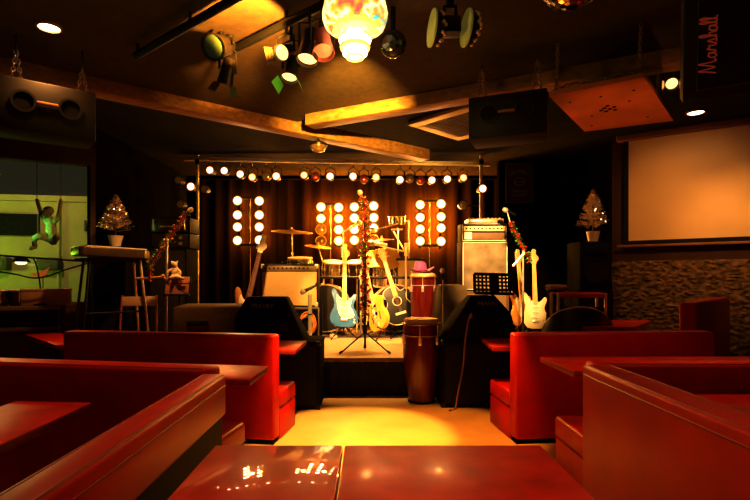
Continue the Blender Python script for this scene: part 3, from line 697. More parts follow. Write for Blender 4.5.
# ------------------------------------------------------------------ microphone stands
def tripod(t, r=.27, h=.30, m=blackm, n=3, a0=-PI/2+.6):
    for j in range(n):
        a = a0+2*PI*j/n; e = (math.cos(a)*r, math.sin(a)*r, .012)
        g = G(); g.tube([(0,0,h), e], .008); g.cyl((e[0]*.93,e[1]*.93,.03), (e[0]*1.04,e[1]*1.04,.010), .013, seg=8); g.build('leg', m, t)
def mic(t, p, d, s=1.0, body=blackm):
    p, d = Vector(p), Vector(d).normalized()
    g = G(); g.lathe([(.009*s,-.11*s), (.012*s,-.10*s), (.017*s,0)], p, d, 14); mm = g.build('microphone', body, t)
    g = G(); g.lathe([(.017*s,0), (.026*s,.010*s), (.027*s,.03*s), (.018*s,.05*s), (.001,.056*s)], p, d, 14); g.build('mic_grille', steel, mm)
def garland(t, pts, rad, n, seed, cols):
    """tinsel garland: leaf-shaped foil strips and little balls along a line"""
    rnd = random.Random(seed); pts = [Vector(p) for p in pts]; segl = [(b-a).length for a, b in zip(pts, pts[1:])]; tot = sum(segl)
    def at(f):
        d = f*tot
        for (a, b), L in zip(zip(pts, pts[1:]), segl):
            if d <= L: return a.lerp(b, d/max(L, 1e-6)), (b-a).normalized()
            d -= L
        return pts[-1], (pts[-1]-pts[-2]).normalized()
    g = G()
    core = [at(k/60)[0] for k in range(61)]; g.tube(core, rad*.25, 6)
    for k in range(n):
        p, d = at(rnd.random()); a, b = frame_of(d); th = rnd.random()*2*PI
        o = a*math.cos(th)+b*math.sin(th); g.mi = rnd.choices(range(len(cols)), [c[1] for c in cols])[0]
        L = rad*rnd.uniform(.7,1.35); tip = p+o*L+d*rnd.uniform(-.5,.5)*rad; s_ = d.cross(o)*rad*.16; mid = p.lerp(tip, .6)
        g.quad([p, mid+s_, tip, mid-s_])
    for k in range(n//14):
        p, d = at(rnd.random()); a, b = frame_of(d); th = rnd.random()*2*PI; g.mi = 0 if rnd.random() < .6 else len(cols)-1
        g.ball(p+(a*math.cos(th)+b*math.sin(th))*rad*.8, rad*.25, 8)
    o = g.build('tinsel_garland', [c[0] for c in cols], t, smooth=False); return o
foilr = M('red_foil', (.42,.02,.012), .3, .3, var=.3); foilg = M('green_foil', (.10,.50,.08), .35, .3, var=.3); foilo = M('gold_foil', (.80,.50,.14), .25, .8, var=.2)
MIX = [(foilr, 3), (foilg, 5), (foilo, 7)]
# centre
YM = 5.46; xm = X(365,YM)
t = thing('microphone_stand', 'tall tripod microphone stand wrapped in tinsel at centre of stage', 'microphone stand', (xm,YM,SZ))
tripod(t, .30, .22, a0=-PI/2+1.05)
zt = Zz(193,YM)-SZ
g = G(); g.cyl((0,0,.05), (0,0,zt-.30), .011); g.cyl((0,0,.20), (0,0,.30), .022); g.cyl((0,0,.05), (0,0,.10), .018, .01); g.build('pole', blackm, t)
g = G(); g.tube([(-.0,0,zt-.32), (-.03,0,zt-.05)], .008); g.tube([(.10,0,zt-.24), (-.12,0,zt-.42)], .007); g.build('boom', foilo, t)
mic(t, (-.045,0,zt-.02), (-.35,-.3,.9), 1.0, foilo)
garland(t, [(0,0,.40), (.01,0,.70), (-.015,0,1.05), (.01,0,1.4), (0,0,zt-.30), (-.02,0,zt-.05)], .062, 950, 11, MIX)
g = G(); g.ball((0,0,.52), .03, 10, (1,1,1.3)); g.build('clip', blackm, t)
# left
YL = 4.95; x0 = X(166,YL)
t = thing('microphone_stand', 'boom microphone stand with tinsel garland beside the keyboard, left', 'microphone stand', (x0,YL,0))
tripod(t, .26, .30)
zp = Zz(240,YL)
g = G(); g.cyl((0,0,.05), (.01,0,zp), .011); g.build('pole', steel, t)
A, B = P(150,264,YL)-Vector((x0,YL,0)), P(188,212,YL)-Vector((x0,YL,0))
g = G(); g.tube([A, B], .008); g.ball((.01,0,zp), .022, 10); g.build('boom', steel, t)
mic(t, B+Vector((.01,0,.005)), (.7,-.3,.6))
garland(t, [A+Vector((-.0,0,-.17)), A+Vector((-.005,0,-.08)), A, A.lerp(B,.5), B], .042, 520, 21, MIX)
g = G(); hz = P(165,278,YL).z; g.tube([P(137,278.5,YL)-Vector((x0,YL,0)), P(163,277,YL)-Vector((x0,YL,0)), (0,0,hz-.01)], .012); g.ball(P(163,276,YL)-Vector((x0,YL,0)), .02, 8); g.build('side_arm', M('pale_wood_arm', (.55,.35,.20), .5), t)
# right
YQ = 5.75; x0 = X(523,YQ)
t = thing('microphone_stand', 'boom microphone stand with tinsel garland at right of the stage', 'microphone stand', (x0,YQ,SZ))
tripod(t, .24, .30)
O = Vector((x0,YQ,SZ)); A, B, C_ = P(530,262,YQ)-O, P(510,222,YQ)-O, P(505.5,210,YQ)-O
g = G(); g.cyl((0,0,.05), (-.0,0,Zz(250,YQ)-SZ), .011); g.build('pole', steel, t)
g = G(); g.tube([A, B, C_+Vector((.02,0,-.02))], .008); g.tube([P(513,266,YQ)-O, P(525,252,YQ)-O], .016); g.build('boom', steel, t)
mic(t, C_+Vector((.02,0,-.01)), (-.9,-.3,.35), 1.1)
garland(t, [A, A.lerp(B,.5), B], .045, 420, 31, MIX+[(foilg, 3)])
# short white round-base stand on the left bass bin's stage side
YW = 5.35; x0 = X(310,YW)
t = thing('microphone_stand', 'short cream microphone stand with round base at left of the stage', 'microphone stand', (x0,YW,SZ))
g = G(); g.lathe([(.12,0), (.12,.015), (.06,.04), (.03,.06), (.022,.08)], seg=28); g.build('base', cream, t)
g = G(); zt = Zz(294,YW)-SZ; g.cyl((0,0,.05), (0,0,zt), .021, seg=16); g.build('pole', cream, t)
g = G(); g.torus((0,0,zt*.66), .023, .007, seg=18); g.build('collar', blackp, t)
g = G(); g.tube(catmull([(-.05,0,zt+.035), (0,0,zt+.05), (.06,0,zt+.09), (.07,0,zt+.12)], 4), .010); g.build('boom', blackm, t)
mic(t, (-.05,0,zt+.035), (-.9,-.2,-.45), 1.1)
# chrome boom stand in the kit
YB = 6.95; x0 = X(406,YB); O = Vector((x0,YB,SZ))
t = thing('microphone_stand', 'chrome boom microphone stand reaching left over the right bass drum', 'microphone stand', (x0,YB,SZ))
tripod(t, .2, .28, chrome, a0=.3)
g = G(); g.cyl((0,0,.05), (0,0,Zz(244,YB)-SZ), .013); g.cyl((0,0,Zz(256,YB)-SZ), (0,0,Zz(243,YB)-SZ), .024); g.build('pole', chrome, t)
g = G(); g.tube([P(373,243.5,YB)-O, P(388,248,YB)-O, P(407,252,YB)-O], .012); g.tube([P(393,231,YB)-O, P(404,250,YB)-O], .010); g.build('boom', chrome, t)
mic(t, P(374,243.5,YB)-O, (-1,-.1,.1), 1.7, cream)
# overhead booms
for px0, py0, px1, py1, bx, lab in ((371,231,405,221.5,409,'dark overhead boom stand sloping up to the right above the kit'), (343,232,357,224,345,'dark overhead boom stand sloping right behind the middle lamps')):
    Yv = 7.5; x0 = X(bx,Yv) if bx != 345 else X(343,Yv); O = Vector((x0,Yv,SZ))
    t = thing('microphone_stand', lab, 'microphone stand', (x0,Yv,SZ)); tripod(t, .2, .28, steel, a0=1.)
    a, b = P(px0,py0,Yv)-O, P(px1,py1,Yv)-O; f = (0-a.x)/(b.x-a.x); q = a.lerp(b, f)
    g = G(); g.cyl((0,0,.05), (0,0,q.z), .012); g.build('pole', steel, t)
    g = G(); g.tube([a, b] if 0 <= f <= 1 else [a, b, q], .010); g.build('boom', steel, t)
    mic(t, (b if bx == 345 else a), (.7,-.4,.4), 1.5, cream)
# straight stand by the draped amp
YS = 5.85; x0 = X(443,YS); t = thing('microphone_stand', 'upright microphone stand before the grey covered amplifier', 'microphone stand', (x0,YS,SZ))
tripod(t, .15, .2, blackm); g = G(); z = Zz(280,YS)-SZ; g.cyl((0,0,.04), (0,0,z), .009); g.build('pole', steel, t)
mic(t, (-.005,0,z+.08), (-.1,-.2,1), 1.1)

# ------------------------------------------------------------------ music stands
YV = 5.02; c = P(496,284,YV); t = thing('music_stand', 'black perforated music stand behind the right stage monitor', 'music stand', (c.x,YV+.12,0))
cz = c.z; wv, hv = .40, .20
g = G(); q = Matrix.Translation((0,-.05,cz)) @ Matrix.Rotation(R(-14), 4, 'X') @ Matrix.Rotation(R(1.5), 4, 'Y')
nx, nz = 10, 5; cw, chh = wv/nx, hv/nz
for i in range(nx+1): g.box((-wv/2+cw*i,0,0), (.018 if 0 < i < nx else .03,.004,hv))
for j in range(nz+1): g.box((0,0,-hv/2+chh*j), (wv,.004,.018 if 0 < j < nz else .03))
g.box((0,0,0), (.09,.005,hv)); g.box((0,-.02,-hv/2), (wv,.045,.006)); g.bm.transform(q); g.build('desk', blackm, t, smooth=False)
g = G(); g.cyl((0,0,.05), (0,0,cz-.02), .012); g.build('pole', blackm, t)
tripod(t, .2, .22)
YV = 4.85; c = P(176,285.5,YV); t = thing('music_stand', 'music stand with brown sheet at left beside garlanded microphone', 'music stand', (c.x,YV+.1,0))
g = G(); q = Matrix.Translation((0,-.05,c.z)) @ Matrix.Rotation(R(-16), 4, 'X')
g.box((0,.006,0), (.25,.004,.19)); g.box((0,-.02,-.10), (.26,.05,.006)); g.bm.transform(q); g.build('desk', blackm, t, smooth=False)
g = G(); g.box((-.005,0,.0), (.23,.004,.18), bev=.001); g.bm.transform(q); sh = g.build('sheet', M('brown_sheet', (.42,.18,.11), .7, var=.1), t)
g = G(); g.tube([(-.11,-.004,.02), (.11,-.004,.02)], .003); g.tube([(-.11,-.004,.015), (.10,-.004,-.08)], .003); g.bm.transform(q); g.build('strap', blackm, t)
g = G(); g.cyl((0,0,.05), (0,0,c.z-.02), .011); g.build('pole', blackm, t); tripod(t, .2, .22)
def skin_body(name, verts, edges, radii, m, parent=None, sub=2, loc=(0,0,0)):
    me = bpy.data.meshes.new(name); me.from_pydata(verts, edges, []); me.update(); me.materials.append(m)
    o = bpy.data.objects.new(name, me); COL.objects.link(o); o.location = loc
    if parent: o.parent = parent
    md = o.modifiers.new('Skin', 'SKIN'); md.use_smooth_shade = True
    if not me.skin_vertices: me.attributes.new('x','FLOAT','POINT')
    sv = me.skin_vertices[0].data if me.skin_vertices else None
    if sv is None:
        return o
    for i, r in enumerate(radii): sv[i].radius = (r, r); sv[i].use_root = (i == 0)
    s_ = o.modifiers.new('Sub', 'SUBSURF'); s_.levels = sub; s_.render_levels = sub
    return o
def tube_body(parent, name, m, chains):
    """one continuous plush surface: overlapping tapered limbs fused with a voxel remesh"""
    g = G()
    for pts, rad in chains:
        pp = catmull(pts, 4); rr = [rad[min(len(rad)-1, i//4)]*(1-(i % 4)/4)+rad[min(len(rad)-1, i//4+1)]*((i % 4)/4) for i in range(len(pp))]
        g.tube(pp, rr, 12)
        for p, r in ((pp[0], rr[0]), (pp[-1], rr[-1])): g.ball(p, r*.98, 10)
    o = g.build(name, m, parent)
    md = o.modifiers.new('Remesh', 'REMESH'); md.mode = 'VOXEL'; md.voxel_size = .006; md.use_smooth_shade = True
    sm = o.modifiers.new('Smooth', 'SMOOTH'); sm.iterations = 4
    return o
pz = c.z+.085
t = thing('plush_toy', 'small white plush toy leaning on top of the left music stand', 'toy', (c.x-.03,YV+.055,pz))
tube_body(t, 'body', plushw, [([(0,0,.0), (0,0,.05), (.005,0,.09)], [.030,.036,.022]), ([(.0,-.005,.11), (-.012,-.01,.128)], [.028,.026]), ([(.02,0,.075), (.055,-.02,.05), (.06,-.03,.02)], [.016,.014,.013]), ([(-.02,0,.075), (-.05,-.02,.06), (-.065,-.03,.03)], [.016,.014,.013]), ([(.02,-.02,.0), (.06,-.05,-.005), (.10,-.045,-.02)], [.02,.016,.014]), ([(-.015,-.02,0), (-.02,-.06,-.01)], [.02,.016]), ([(-.024,0,.13), (-.034,0,.15)], [.010,.009]), ([(.018,0,.135), (.024,0,.152)], [.010,.009])])
g = G()
for sx in (-.018, .002): g.ball((sx,-.037,.125), .004, 8)
g.ball((-.01,-.042,.112), .005, 8); g.build('face', blackp, t)

# ------------------------------------------------------------------ keyboard, chair, rack and items on the left
YK = 4.95
A, B = P(75,251,4.75), P(149,256,5.25)
t = thing('keyboard', 'long electronic keyboard on a folding stand in front of the window', 'keyboard', ((A.x+B.x)/2,(A.y+B.y)/2,P(112,252.5,YK).z-.05), (0,R(1.5),math.atan2(B.y-A.y, B.x-A.x)))
L = (B-A).length
g = G(); op = [(-L/2,-.12), (-L/2+.03,-.15), (L/2-.10,-.15), (L/2,-.02), (L/2,.13), (L/2-.03,.15), (-L/2+.03,.15), (-L/2,.13)]
a = [g.bm.verts.new((x,y,0)) for x, y in op]; b = [g.bm.verts.new((x,y,.09)) for x, y in op]; g._f(a[::-1]); g._f(b)
for i in range(len(op)): g._f([a[i], a[(i+1) % 8], b[(i+1) % 8], b[i]])
bmesh.ops.bevel(g.bm, geom=list(g.bm.edges), offset=.012, segments=3, profile=.5, affect='EDGES'); g.build('case', M('grey_keyboard_case', (.11,.08,.05), .35, .3, var=.15), t)
g = G(); g.box((-.01,-.08,.094), (L-.14,.12,.012), bev=.002); g.build('white_keys', white, t)
g = G(); n = 34
for k in range(n):
    if k % 7 not in (2, 6): g.box((-L/2+.08+(L-.16)*(k+.5)/n,-.05,.103), (.010,.07,.012))
g.build('black_keys', blackp, t)
g = G(); g.box((0,.08,.092), (L-.2,.10,.008)); g.build('control_panel', blackp, t)
kb = t
t = thing('keyboard_stand', 'black and chrome folding stand under the electronic keyboard', 'stand', (kb.location.x,kb.location.y,0), (0,0,kb.rotation_euler.z))
zk = kb.location.z-.012
for x, y, m in ((-.33,-.12,blackm), (.30,-.12,chrome), (-.33,.12,blackm), (.30,.12,chrome)):
    g = G(); g.tube([(x*.75,y*.7,zk-.01), (x*1.15,y*1.35,.01)], .013); g.ball((x*1.15,y*1.35,.012), .014, 8); g.build('leg', m, t)
g = G()
for y in (-.08, .08): g.cyl((-.33,y,zk-.012), (.33,y,zk-.012), .012)
for x in (-.25, .25): g.cyl((x,-.10,zk-.02), (x,.10,zk-.02), .010)
g.cyl((-.28,-.11,zk*.62), (.26,-.11,zk*.62), .009); g.build('frame', blackm, t)
# red-seated folding chair behind the keyboard
t = thing('folding_chair', 'folding chair with red seat standing behind the keyboard', 'chair', (-2.30,5.02,0), (0,0,R(20)))
g = G(); g.box((0,0,.62), (.38,.30,.04), bev=.012); g.build('seat', M('red_seat_pad', (.36,.02,.02), .5), t)
for sx in (-1, 1):
    g = G(); g.tube([(sx*.17,-.16,.01), (sx*.17,.12,.80), (sx*.16,.16,1.02)], .011); g.build('leg', M('red_brown_tube', (.30,.08,.04), .4), t)
    g = G(); g.tube([(sx*.15,.20,.01), (sx*.15,-.10,.61)], .011); g.build('leg', steel, t)
g = G(); g.box((0,.15,.96), (.33,.02,.10), (R(-10),0,0), bev=.008); g.build('backrest', M('pale_backrest', (.45,.32,.2), .6), t)
# amp rack at left of stage
YK2 = 5.78
t = thing('speaker_cabinet', 'tall black speaker cabinet below the rack units, left of stage', 'speaker', (X(169,YK2),YK2+.2,0))
hc = Zz(248,YK2)
g = G(); g.box((-.02,0,hc/2), (.44,.38,hc), bev=.012); g.build('cabinet', blackc, t)
g = G(); g.box((-.02,-.192,hc/2), (.40,.010,hc-.06), bev=.003); g.build('grille', M('faint_brown_grille', (.018,.011,.006), .8, var=.3, scale=120), t)
for lab, z0, z1, kind in (('lower rack power amplifier with two round knobs on left cabinet', 248, 233, 1), ('upper rack amplifier with two bright front handles on left cabinet', 232.5, 217, 0)):
    za, zb = Zz(z0,YK2)+.001, Zz(z1,YK2)
    t = thing('rack_amplifier', lab, 'amplifier', (X(169,YK2),YK2+.2,za)); hh = zb-za
    g = G(); g.box((0,0,hh/2), (.46,.34,hh), bev=.006); g.build('case', M('rack_black', (.008,.006,.004), .6, spec=.05), t)
    g = G(); g.box((0,-.173,hh/2), (.42,.008,hh-.02), bev=.002); g.build('front_panel', M('rack_face', (.045,.032,.022), .35, .4), t)
    if kind == 0:
        for sx in (-1, 1):
            g = G(); g.tube([(sx*.18,-.175,.03), (sx*.18,-.205,.035), (sx*.18,-.205,hh-.035), (sx*.18,-.175,hh-.03)], .009); g.build('handle', steel, t)
        g = G()
        for k in range(10): g.box((-.10+.022*k,-.179,hh*.4), (.012,.006,.02))
        g.build('vent', steel, t)
    else:
        for z in (hh*.3, hh*.68):
            g = G(); g.cyl((.13,-.176,z), (.13,-.20,z), .022, .018, 16); g.build('knob', steel, t)
        g = G()
        for k in range(5): g.cyl((-.10+.04*k,-.176,hh*.4), (-.10+.04*k,-.19,hh*.4), .010, seg=10)
        g.build('switch', M('dim_switch', (.18,.12,.07), .4), t)
# ledge under the window with its things
def wpt(px, off):                                       # point on a line parallel to the window wall, seen at px
    k = (px-CX)/F; a = WL1-wn*off
    tt = (k*a.y-a.x)/(wd.x-k*wd.y); return a+wd*tt
t = thing('window_ledge', 'dark wooden counter running under the window', 'ledge')
a, b = WL1-wd*2.6-wn*.21, WL1-wd*.30-wn*.21; m_ = (a+b)/2
g = G(); g.box((m_.x,m_.y,.905), ((b-a).length,.40,.04), (0,0,wang), bev=.006); g.build('worktop', M('counter_wood', (.14,.09,.05), .45, var=.3, stretch=(1,8,8)), t)
g = G(); g.box((m_.x,m_.y,.70), ((b-a).length-.04,.36,.03), (0,0,wang)); g.build('lower_shelf', woodd, t)
for f in (.02, .5, .98):
    q = a.lerp(b, f); g = G(); g.box((q.x,q.y,.443), (.04,.34,.885), (0,0,wang)); g.build('side_panel', blackp, t)
LT = .926
def bongo(label, px):
    p = wpt(px, .24); t = thing('bongo_drum', label, 'drum', (p.x,p.y,LT)); r = .085
    g = G(); g.lathe([(r*.82,0), (r*.98,.10), (r,.15), (.01,.15)], seg=28); g.build('shell', M('bongo_black', (.03,.015,.01), .35, coat=.3), t)
    g = G(); g.torus((0,0,.15), r*1.05, .008, seg=28); g.build('rim', chrome, t)
    g = G(); g.lathe([(r,.150), (r*.6,.158), (.001,.158)], seg=28); g.build('drumhead', skin_m, t)
    for j in range(4):
        an = PI/4+j*PI/2; g = G(); g.cyl((math.cos(an)*r*1.06,math.sin(an)*r*1.06,.15), (math.cos(an)*r*.94,math.sin(an)*r*.94,.03), .005, seg=6); g.build('tuning_lug', chrome, t)
bongo('right dark bongo drum on the window ledge beside a tan box', 17.5)
bongo('left dark bongo drum on the window ledge at frame edge', -1)
p = wpt(47,.22); t = thing('storage_box', 'long low tan box on the window ledge beside the bongos', 'box', (p.x,p.y,LT), (0,0,wang))
g = G(); g.box((0,0,.075), (.42,.22,.15), bev=.006); g.build('body', M('tan_box', (.36,.22,.11), .6, var=.15), t)
g = G(); g.box((0,0,.155), (.435,.235,.02), bev=.005); g.build('lid', M('tan_lid', (.42,.27,.14), .6), t)
p = wpt(40,.30); t = thing('desk_lamp', 'small black desk lamp with lit bulb on the window ledge', 'lamp', (p.x,p.y,LT))
ph = wpt(21,.34); d = Vector((ph.x-p.x, ph.y-p.y)); hz = Zz(262,ph.y)-LT
g = G(); g.lathe([(.06,0), (.06,.015), (.02,.025)], seg=20); g.build('base', blackm, t)
g = G(); g.tube(catmull([(0,0,.02), (.0,0,hz*.5), (d.x*.3,d.y*.3,hz*1.05), (d.x*.75,d.y*.75,hz*1.1), (d.x,d.y,hz+.02)], 6), .007); g.build('arm', blackm, t)
g = G(); g.lathe([(.02,.05), (.05,.04), (.085,-.0), (.080,-.0), (.045,.032), (.01,.04)], (d.x,d.y,hz), seg=24); g.build('shade', blackm, t)
g = G(); g.ball((d.x,d.y,hz-.004), .035, 12, (1.5,1.5,.7)); g.build('bulb', M('warm_bulb', (1,.9,.6), .3, emit=(1,.85,.45), es=1.6), t)
p = wpt(43,.12); t = thing('paper_fan', 'small orange paper ornament in front of the window', 'ornament', (p.x,p.y,LT))
zf = Zz(272,p.y)-LT
g = G(); g.cyl((0,0,0), (0,0,zf), .004, seg=6); g.lathe([(.04,0), (.04,.008)], seg=16); g.build('stem', blackm, t)
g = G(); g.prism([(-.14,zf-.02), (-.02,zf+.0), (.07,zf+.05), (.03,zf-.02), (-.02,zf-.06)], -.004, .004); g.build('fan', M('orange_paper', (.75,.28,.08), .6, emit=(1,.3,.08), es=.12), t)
# boom across window
p = wpt(92,.55); t = thing('boom_stand', 'thin black boom stand reaching left across the window', 'stand', (p.x,p.y,0)); tripod(t, .2, .25)
zb = Zz(262,p.y); q = wpt(-8,.45); g = G(); g.cyl((0,0,.05), (0,0,zb), .010); g.build('pole', blackm, t)
g = G(); g.tube([(.10,.03,zb-.005), (q.x-p.x,q.y-p.y,Zz(255,q.y))], .009); g.build('boom', blackm, t)
g = G(); g.tube(catmull([(0,0,zb), ((q.x-p.x)*.25,(q.y-p.y)*.25,zb-.07), ((q.x-p.x)*.55,(q.y-p.y)*.55,zb-.16), ((q.x-p.x)*.8,(q.y-p.y)*.8,zb-.12), (q.x-p.x,q.y-p.y,zb-.09)], 6), .007); g.build('hanging_cable', blackm, t)
# hanging plush monkey-like figure
p = wpt(49,.22); t = thing('hanging_figure', 'green plush figure hanging by both raised arms in the window', 'toy', (p.x,p.y,0))
k = p.y/F
def FP(px, py, dy=0): return ((px-49)*k, dy, Zz(py,p.y))
tube_body(t, 'body', plushg, [([FP(51,221), FP(50.5,228,.01), FP(52,236,.0), FP(53,241)], [.045,.050,.052,.045]),
    ([FP(48,214,-.03), FP(51,211,-.02)], [.045,.042]), ([FP(50,221), FP(49.5,217)], [.03,.03]),
    ([FP(48,223), FP(43,217,-.0), FP(39.5,208), FP(37,200)], [.027,.024,.020,.018]), ([FP(54,222), FP(58.5,216), FP(60,208), FP(61,200)], [.027,.024,.020,.018]),
    ([FP(51,240), FP(45,237,-.08), FP(41,240,-.10), FP(39,247,-.06)], [.036,.034,.027,.022]), ([FP(54,240), FP(60,238,-.06), FP(62.5,236,-.08)], [.036,.032,.026]), ([FP(39,247,-.06), FP(37,249,-.09)], [.022,.018])])
g = G()
for px in (37, 61): g.cyl(FP(px,199), ((px-49)*k,0,WTOP-.005), .003, seg=6)
g.tube([((37-49)*k,0,WTOP-.005), ((61-49)*k,0,WTOP-.005), ((49-49)*k,.19,WTOP+.03)], .004, 6)
g.build('cord', blackm, t)
g = G(); g.ball(FP(49.5,209.5,-.015), .044, 12, (1.05,1,.7)); g.build('hair', M('dark_brown_plush', (.05,.025,.015), .9), t)

# ------------------------------------------------------------------ right side
t = thing('equipment_rack', 'open black rack with red top rail and pale uprights, right of stage', 'rack', (X(579,5.35),5.38,0))
wz = .50; zt = Zz(293,5.3)
for sx in (-1, 1):
    for sy in (-1, 1):
        g = G(); g.box((sx*wz/2,sy*.10,zt/2), (.026,.026,zt), bev=.004); g.build('upright', M('pale_upright', (.50,.30,.16), .5), t)
g = G(); g.box((0,-.115,zt-.025), (wz-.03,.02,.05), bev=.004); g.box((0,0,zt-.005), (wz-.03,.20,.012)); g.build('top_rail', M('red_rail', (.50,.03,.02), .45), t)
for z in (.25, .55, .80):
    g = G(); g.box((0,.0,z), (wz-.03,.20,.18), bev=.008); g.build('rack_unit', blackp, t)
t = thing('stool', 'small brown padded stool beside the aged white guitar', 'stool', (X(556,5.62),5.62,0))
zs = Zz(284.5,5.6); g = G(); g.box((0,0,zs-.03), (.19,.19,.06), bev=.022, seg=3); g.build('seat', M('brown_leather', (.30,.15,.07), .5), t)
for sx in (-1, 1):
    for sy in (-1, 1): g = G(); g.tube([(sx*.06,sy*.06,zs-.06), (sx*.10,sy*.10,.0)], .014); g.build('leg', woodd, t)
# tub chair
YT = 4.72; t = thing('tub_chair', 'black round-backed chair with highlight painted along its rim behind right booth bench', 'chair', (X(577,YT),YT,0), (0,0,R(-14)))
zt = Zz(306.5,YT); g = G(); n = 30; ro, ri = [], []
rs = []
for i in range(n+1):
    a = PI+(PI)*i/n; f = math.sin(PI*i/n); top = .60+(zt-.60)*(f**.75); x, y = math.cos(a)*.33, math.sin(a)*.27+.05
    rs.append([(x,y,.22), (x*1.0,y*1.0,top-.01), (x*.985,y*.985,top), (x*.90,y*.90,top-.01), (x*.88,y*.88,.22)])
for r0, r1 in zip(rs, rs[1:]):
    pass
g.rings(rs); g.build('backrest', M('black_leather', (.018,.014,.012), .35, coat=.2), t)
g = G(); g.tube([(r[2][0]*.95,r[2][1]*.95,r[2][2]+.003) for r in rs], .011); g.build('rim', M('rim_highlight', (.80,.62,.40), .35, .3), t)  # pale rim colour stands in for the highlight along the chair back
g = G(); g.lathe([(.26,0), (.28,.04), (.27,.09), (.01,.10)], (0,.06,.36), seg=28, sy=.9); g.build('seat', M('black_leather2', (.016,.013,.011), .4), t)
for x, y in ((-.24,-.12), (.24,-.12), (-.22,.22), (.22,.22)): g = G(); g.tube([(x*.9,y*.9,.38), (x,y,0)], .016); g.build('leg', blackm, t)
# projection screen
SD = .13
def rw(u, off): return RW0+rd*u+Vector((rd.y, -rd.x))*off
t = thing('projection_screen', 'blank roll-down projection screen hanging on the right wall', 'screen')
u0 = .17; u1 = 2.7; off = .10
def rbox(g, ua, ub, o0, o1, z0, z1, bev=0):
    p = rw((ua+ub)/2, (o0+o1)/2); g.box((p.x,p.y,(z0+z1)/2), (ub-ua,o1-o0,z1-z0), (0,0,rang), bev=bev)
zt, zb = Zz(141,5.9), 1.585
scr = M('screen_fabric', (.80,.66,.44), .75, var=.04, scale=3)
g = G(); rbox(g, u0-.10,u1+.1,off-.03,off+.07,zt-.03,zt+.06,.015); g.build('roller_case', M('case_red_brown', (.22,.07,.035), .5), t)
g = G(); rbox(g, u0+.02,u1,off,off+.006,zb+.04,zt-.02); g.build('fabric', scr, t)
g = G(); rbox(g, u0-.03,u0+.02,off-.001,off+.009,zb,zt-.02); rbox(g, u0-.03,u1,off-.002,off+.010,zb+.0,zb+.045); g.build('black_border', M('screen_border', (.006,.005,.004), .8), t)
g = G(); rbox(g, u0-.10,u1+.05,off-.01,off+.02,zb-.03,zb-.0,.006); g.build('bottom_bar', M('bar_brown', (.30,.14,.06), .4), t)
# poster
YP = 8.0; pc = P(519.5,183,7.03); t = thing('poster', 'dark framed whiskey poster on the wall right of the lighting bar', 'poster', (pc.x,7.018,pc.z)); t.scale = (.88,.88,.88)
pw, phh = .42, .62
g = G(); g.box((0,.02,0), (pw,.02,phh)); g.build('panel', M('poster_black', (.05,.035,.018), .6), t)
g = G()
for sx in (-1, 1): g.box((sx*pw/2,.012,0), (.025,.03,phh+.02), bev=.004)
for sz in (-1, 1): g.box((0,.012,sz*phh/2), (pw+.02,.03,.025), bev=.004)
g.build('frame', M('poster_frame', (.09,.06,.03), .5), t)
ptx = M('poster_ink', (.40,.25,.12), .6)
word = "JACK DANIEL'S"
for k, ch_ in enumerate(word):
    if ch_ == ' ': continue
    a = (k-(len(word)-1)/2)/len(word); 
    text_mesh('letter', ch_, .058, ptx, t, Matrix.Translation((a*.34,.008,.19-.35*a*a)) @ Matrix.Rotation(a*.9, 4, 'Y') @ UP_TEXT)
g = G(); g.torus((0,.008,.02), .085, .006, (0,1,0), 30, sx=1, sy=.72); g.build('oval', ptx, t)
text_mesh('lettering', 'Old No.7', .038, ptx, t, Matrix.Translation((0,.008,.02)) @ UP_TEXT)
text_mesh('lettering', 'Tennessee', .060, ptx, t, Matrix.Translation((0,.008,-.13)) @ UP_TEXT)
text_mesh('lettering', 'WHISKEY', .055, ptx, t, Matrix.Translation((0,.008,-.20)) @ UP_TEXT)

# ------------------------------------------------------------------ stage lighting
L_w = lens_mat('lamp_white', (1,.80,.50), (1,.28,.04), 9, .9)
L_o = lens_mat('lamp_orange', (1,.55,.16), (1,.12,.01), 3.2, .7)
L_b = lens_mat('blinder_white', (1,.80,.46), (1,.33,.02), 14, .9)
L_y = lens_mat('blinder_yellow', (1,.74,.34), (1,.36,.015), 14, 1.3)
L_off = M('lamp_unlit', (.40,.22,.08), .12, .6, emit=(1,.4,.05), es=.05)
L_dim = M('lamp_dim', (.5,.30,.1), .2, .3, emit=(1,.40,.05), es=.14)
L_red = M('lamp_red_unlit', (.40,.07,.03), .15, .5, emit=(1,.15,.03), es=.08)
def lens(parent, p, d, r, m, name='lens'):
    """slightly domed glass with a 'rim' attribute running from 0 in the middle to 1 at the edge"""
    p, d = Vector(p), Vector(d).normalized(); a, b = frame_of(d); me = bpy.data.meshes.new(name); v = [p+d*r*.22]; f = []; rim = [0.]
    RN, S = 5, 20
    for k in range(1, RN+1):
        for i in range(S): v.append(p+d*r*.22*(1-(k/RN)**2)+(a*math.cos(2*PI*i/S)+b*math.sin(2*PI*i/S))*r*k/RN); rim.append(k/RN)
    for i in range(S): f.append((0, 1+i, 1+(i+1) % S))
    for k in range(RN-1):
        for i in range(S): f.append((1+k*S+i, 1+(k+1)*S+i, 1+(k+1)*S+(i+1) % S, 1+k*S+(i+1) % S))
    me.from_pydata(v, [], f); me.update(); at = me.attributes.new('rim', 'FLOAT', 'POINT')
    for i, x in enumerate(rim): at.data[i].value = x
    for pl in me.polygons: pl.use_smooth = True
    me.materials.append(m); o = bpy.data.objects.new(name, me); COL.objects.link(o); o.parent = parent; return o
trussm = M('pale_truss_alloy', (.90,.76,.56), .5, .1); YT_ = 6.7; zbar = Zz(162.5,YT_)
t = thing('lighting_truss', 'silver lighting bar on two posts spanning the stage', 'truss', (0,YT_,SZ))
